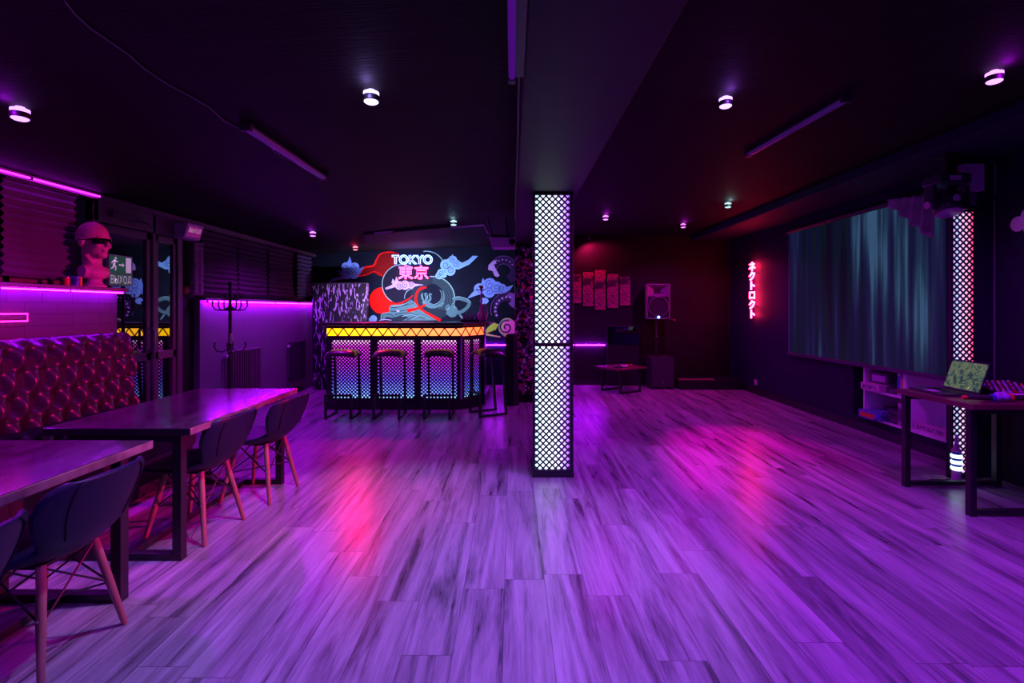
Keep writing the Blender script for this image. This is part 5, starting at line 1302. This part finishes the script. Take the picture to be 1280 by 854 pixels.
# microphones
def mic(name, lab, a, b, mh, mr, mf, tip):
    a = Vector(a); b = Vector(b); d_ = (b-a).normalized(); L_ = (b-a).length
    rt = thing('microphone', lab, 'microphone', ((a+b)/2).xy.to_3d()+Vector((0,0,zt_)))
    G().lathe([(.012, .0), (.014, .01), (.015, L_*.4), (.019, L_*.72)], a, 16, d_).build('handle', M[mh], rt, smooth=True)
    G().lathe([(.019, L_*.72), (.026, L_*.74), (.026, L_*.79), (.02, L_*.80)], a, 16, d_).build('ring', M[mr], rt, smooth=True)
    G().ball(a+d_*(L_*.89), .027, 16, 12).build('head', M[mf], rt, smooth=True)
    if tip: G().lathe([(.013, -.012), (.0145, 0), (.0145, .014), (.013, .016)], a, 14, d_).build('end_ring', M[tip], rt, smooth=True)
mic('microphone', 'wireless microphone with orange tail ring lying in front of the laptop', (3.07+.03, 3.40, zt_+.029), (3.34, 3.385, zt_+.029), 'plastic2', 'blue', 'purple', 'orange')
mic('microphone', 'second microphone with purple foam and orange ring at the right edge', (3.62, 3.40, zt_+.029), (3.355, 3.40, zt_+.029), 'plastic2', 'orange', 'purple', None)
mic('microphone', 'pale long microphone lying before the mixing desk', (3.62, 3.46, zt_+.029), (3.38, 3.475, zt_+.029), 'white', 'boxp', 'purple', None)
# bottle lamp on the floor by the pilaster
c = Vector((3.575, 3.99, 0))
root = thing('bottle_lamp', 'clear bottle lamp with three glowing white bands at the pilaster foot', 'lamp', c)
G().lathe([(.045, 0), (.05, .008), (.032, .02), (.03, .10)], c, 20).build('base', M['pinkp'], root, smooth=True)
for k in range(3):
    G().lathe([(.034, .105+.048*k), (.038, .112+.048*k), (.038, .128+.048*k), (.034, .134+.048*k)], c, 20).build('glow_band', M['n_ring'], root, smooth=True)
    G().lathe([(.03, .13+.048*k), (.032, .142+.048*k), (.03, .154+.048*k)], c, 20).build('spacer', M['blue'], root, smooth=True)
G().lathe([(.032, .25), (.034, .262), (.02, .28), (.012, .32), (.008, .38), (.002, .39)], c, 20).build('neck', M['pinkp'], root, smooth=True)
g = G().tube([c+Vector(p) for p in ((-.04, -.02, .006), (-.15, -.06, .006), (-.22, 0, .006), (-.16, .06, .006), (-.05, .05, .006), (.05, .08, .006))], .004, 6)
tag(g.build('lamp_cord', M['cable'], smooth=True), 'thin black cord looping on the floor by the bottle lamp', 'cable')

# ------------------------------------------------------------------ LIGHTS
# unseen fill spots added behind the camera, as if from a further ceiling row
for x, col, en in ((-2.6, (.28, .004, 1), 110), (-.75, (.26, .05, 1), 115), (1.4, (.28, .004, 1), 130), (2.75, (.22, .012, 1), 150)):
    lamp('SPOT', 'lamp_beam', (x, -.6, 2.45), col, en, .06, 155)
# violet glow of the tube under the beam
lamp('AREA', 'tube_glow', (.0, 1.2, 2.325), (.40, .05, 1), 12, .03, sy=1.6)
# pink spot added at the moving head, aimed at the sofa for its highlights
o = lamp('SPOT', 'sofa_fill_spot', tuple(hc+ax*.12), (1, .004, .26), 2600, .06, 38, blend=1)
o.rotation_euler = (Vector((-3.2, 3.3, .72))-o.location).to_track_quat('-Z', 'Y').to_euler()
# red spot by the bar, tilted into the room
o = lamp('SPOT', 'red_beam', (-2.55, 8.15, CH+hl(-2.55)-.1), (1, .004, .10), 160, .05, 34, blend=1)
o.rotation_euler = (Vector((-1.5, 4.8, 0))-o.location).to_track_quat('-Z', 'Y').to_euler()
o = lamp('SPOT', 'magenta_beam', (2.75, 7.8, ZR-.1), (1, .0, .62), 850, .05, 30, blend=1)
o.rotation_euler = (Vector((2.35, 4.9, 0))-o.location).to_track_quat('-Z', 'Y').to_euler()
sp = (1.36, 8.86, 2.70)
root = thing('spot_fixture', 'tiny red ceiling spot glowing at the top of the back wall beside the pillar', 'spotlight', (sp[0], sp[1], ZR))
G().tube([(sp[0], sp[1], ZR-.002), (sp[0], sp[1], ZR-.05)], .012, 8).build('stem', M['black'], root, smooth=True)
sd = Vector((.12, .5, -1)).normalized()
G().lathe([(.02, -.03), (.03, -.02), (.034, .04), (.030, .045)], Vector(sp)-Vector((0,0,.02)), 16, sd).build('housing', M['plastic'], root, smooth=True)
G().lathe([(.028, .0452), (.001, .047)], Vector(sp)-Vector((0,0,.02)), 16, sd).build('lens', M['n_led_r'], root, smooth=True)
o = lamp('SPOT', 'red_wash', tuple(Vector(sp)-Vector((0,0,.02))+sd*.07), (1, .01, .16), 42, .03, 150)
o.rotation_euler = Vector((.35, .25, -1)).to_track_quat('-Z', 'Y').to_euler()
# unseen area lamp added behind the bar to brighten the mural
o = lamp('AREA', 'mural_fill', (-1.75, 7.62, 1.30), (.62, .50, 1), 46, 1.7, sy=.06); o.data.spread = math.radians(115)
o.rotation_euler = Vector((0, 1, .32)).to_track_quat('-Z', 'Y').to_euler()

w = bpy.data.worlds.new('world'); SC.world = w; w.use_nodes = True
w.node_tree.nodes['Background'].inputs[0].default_value = (.25, .08, .6, 1); w.node_tree.nodes['Background'].inputs[1].default_value = .01

# ------------------------------------------------------------------ camera and view
cd = bpy.data.cameras.new('camera'); co = bpy.data.objects.new('camera', cd); COL.objects.link(co)
co.location = (0, 0, CH); co.rotation_euler = (PI/2, 0, 0)
cd.sensor_width = 36; cd.lens = F/1280*36; cd.shift_y = -(427-CY)/1280; cd.clip_start = .05
SC.camera = co
vs_ = SC.view_settings; vs_.view_transform = 'Standard'; vs_.look = 'None'; vs_.exposure = 0; vs_.gamma = 1; vs_.use_curve_mapping = False
SC.cycles.use_denoising = True; SC.cycles.max_bounces = 6; SC.cycles.diffuse_bounces = 3; SC.cycles.glossy_bounces = 4
SC.cycles.caustics_reflective = False; SC.cycles.caustics_refractive = False; SC.cycles.sample_clamp_indirect = 4
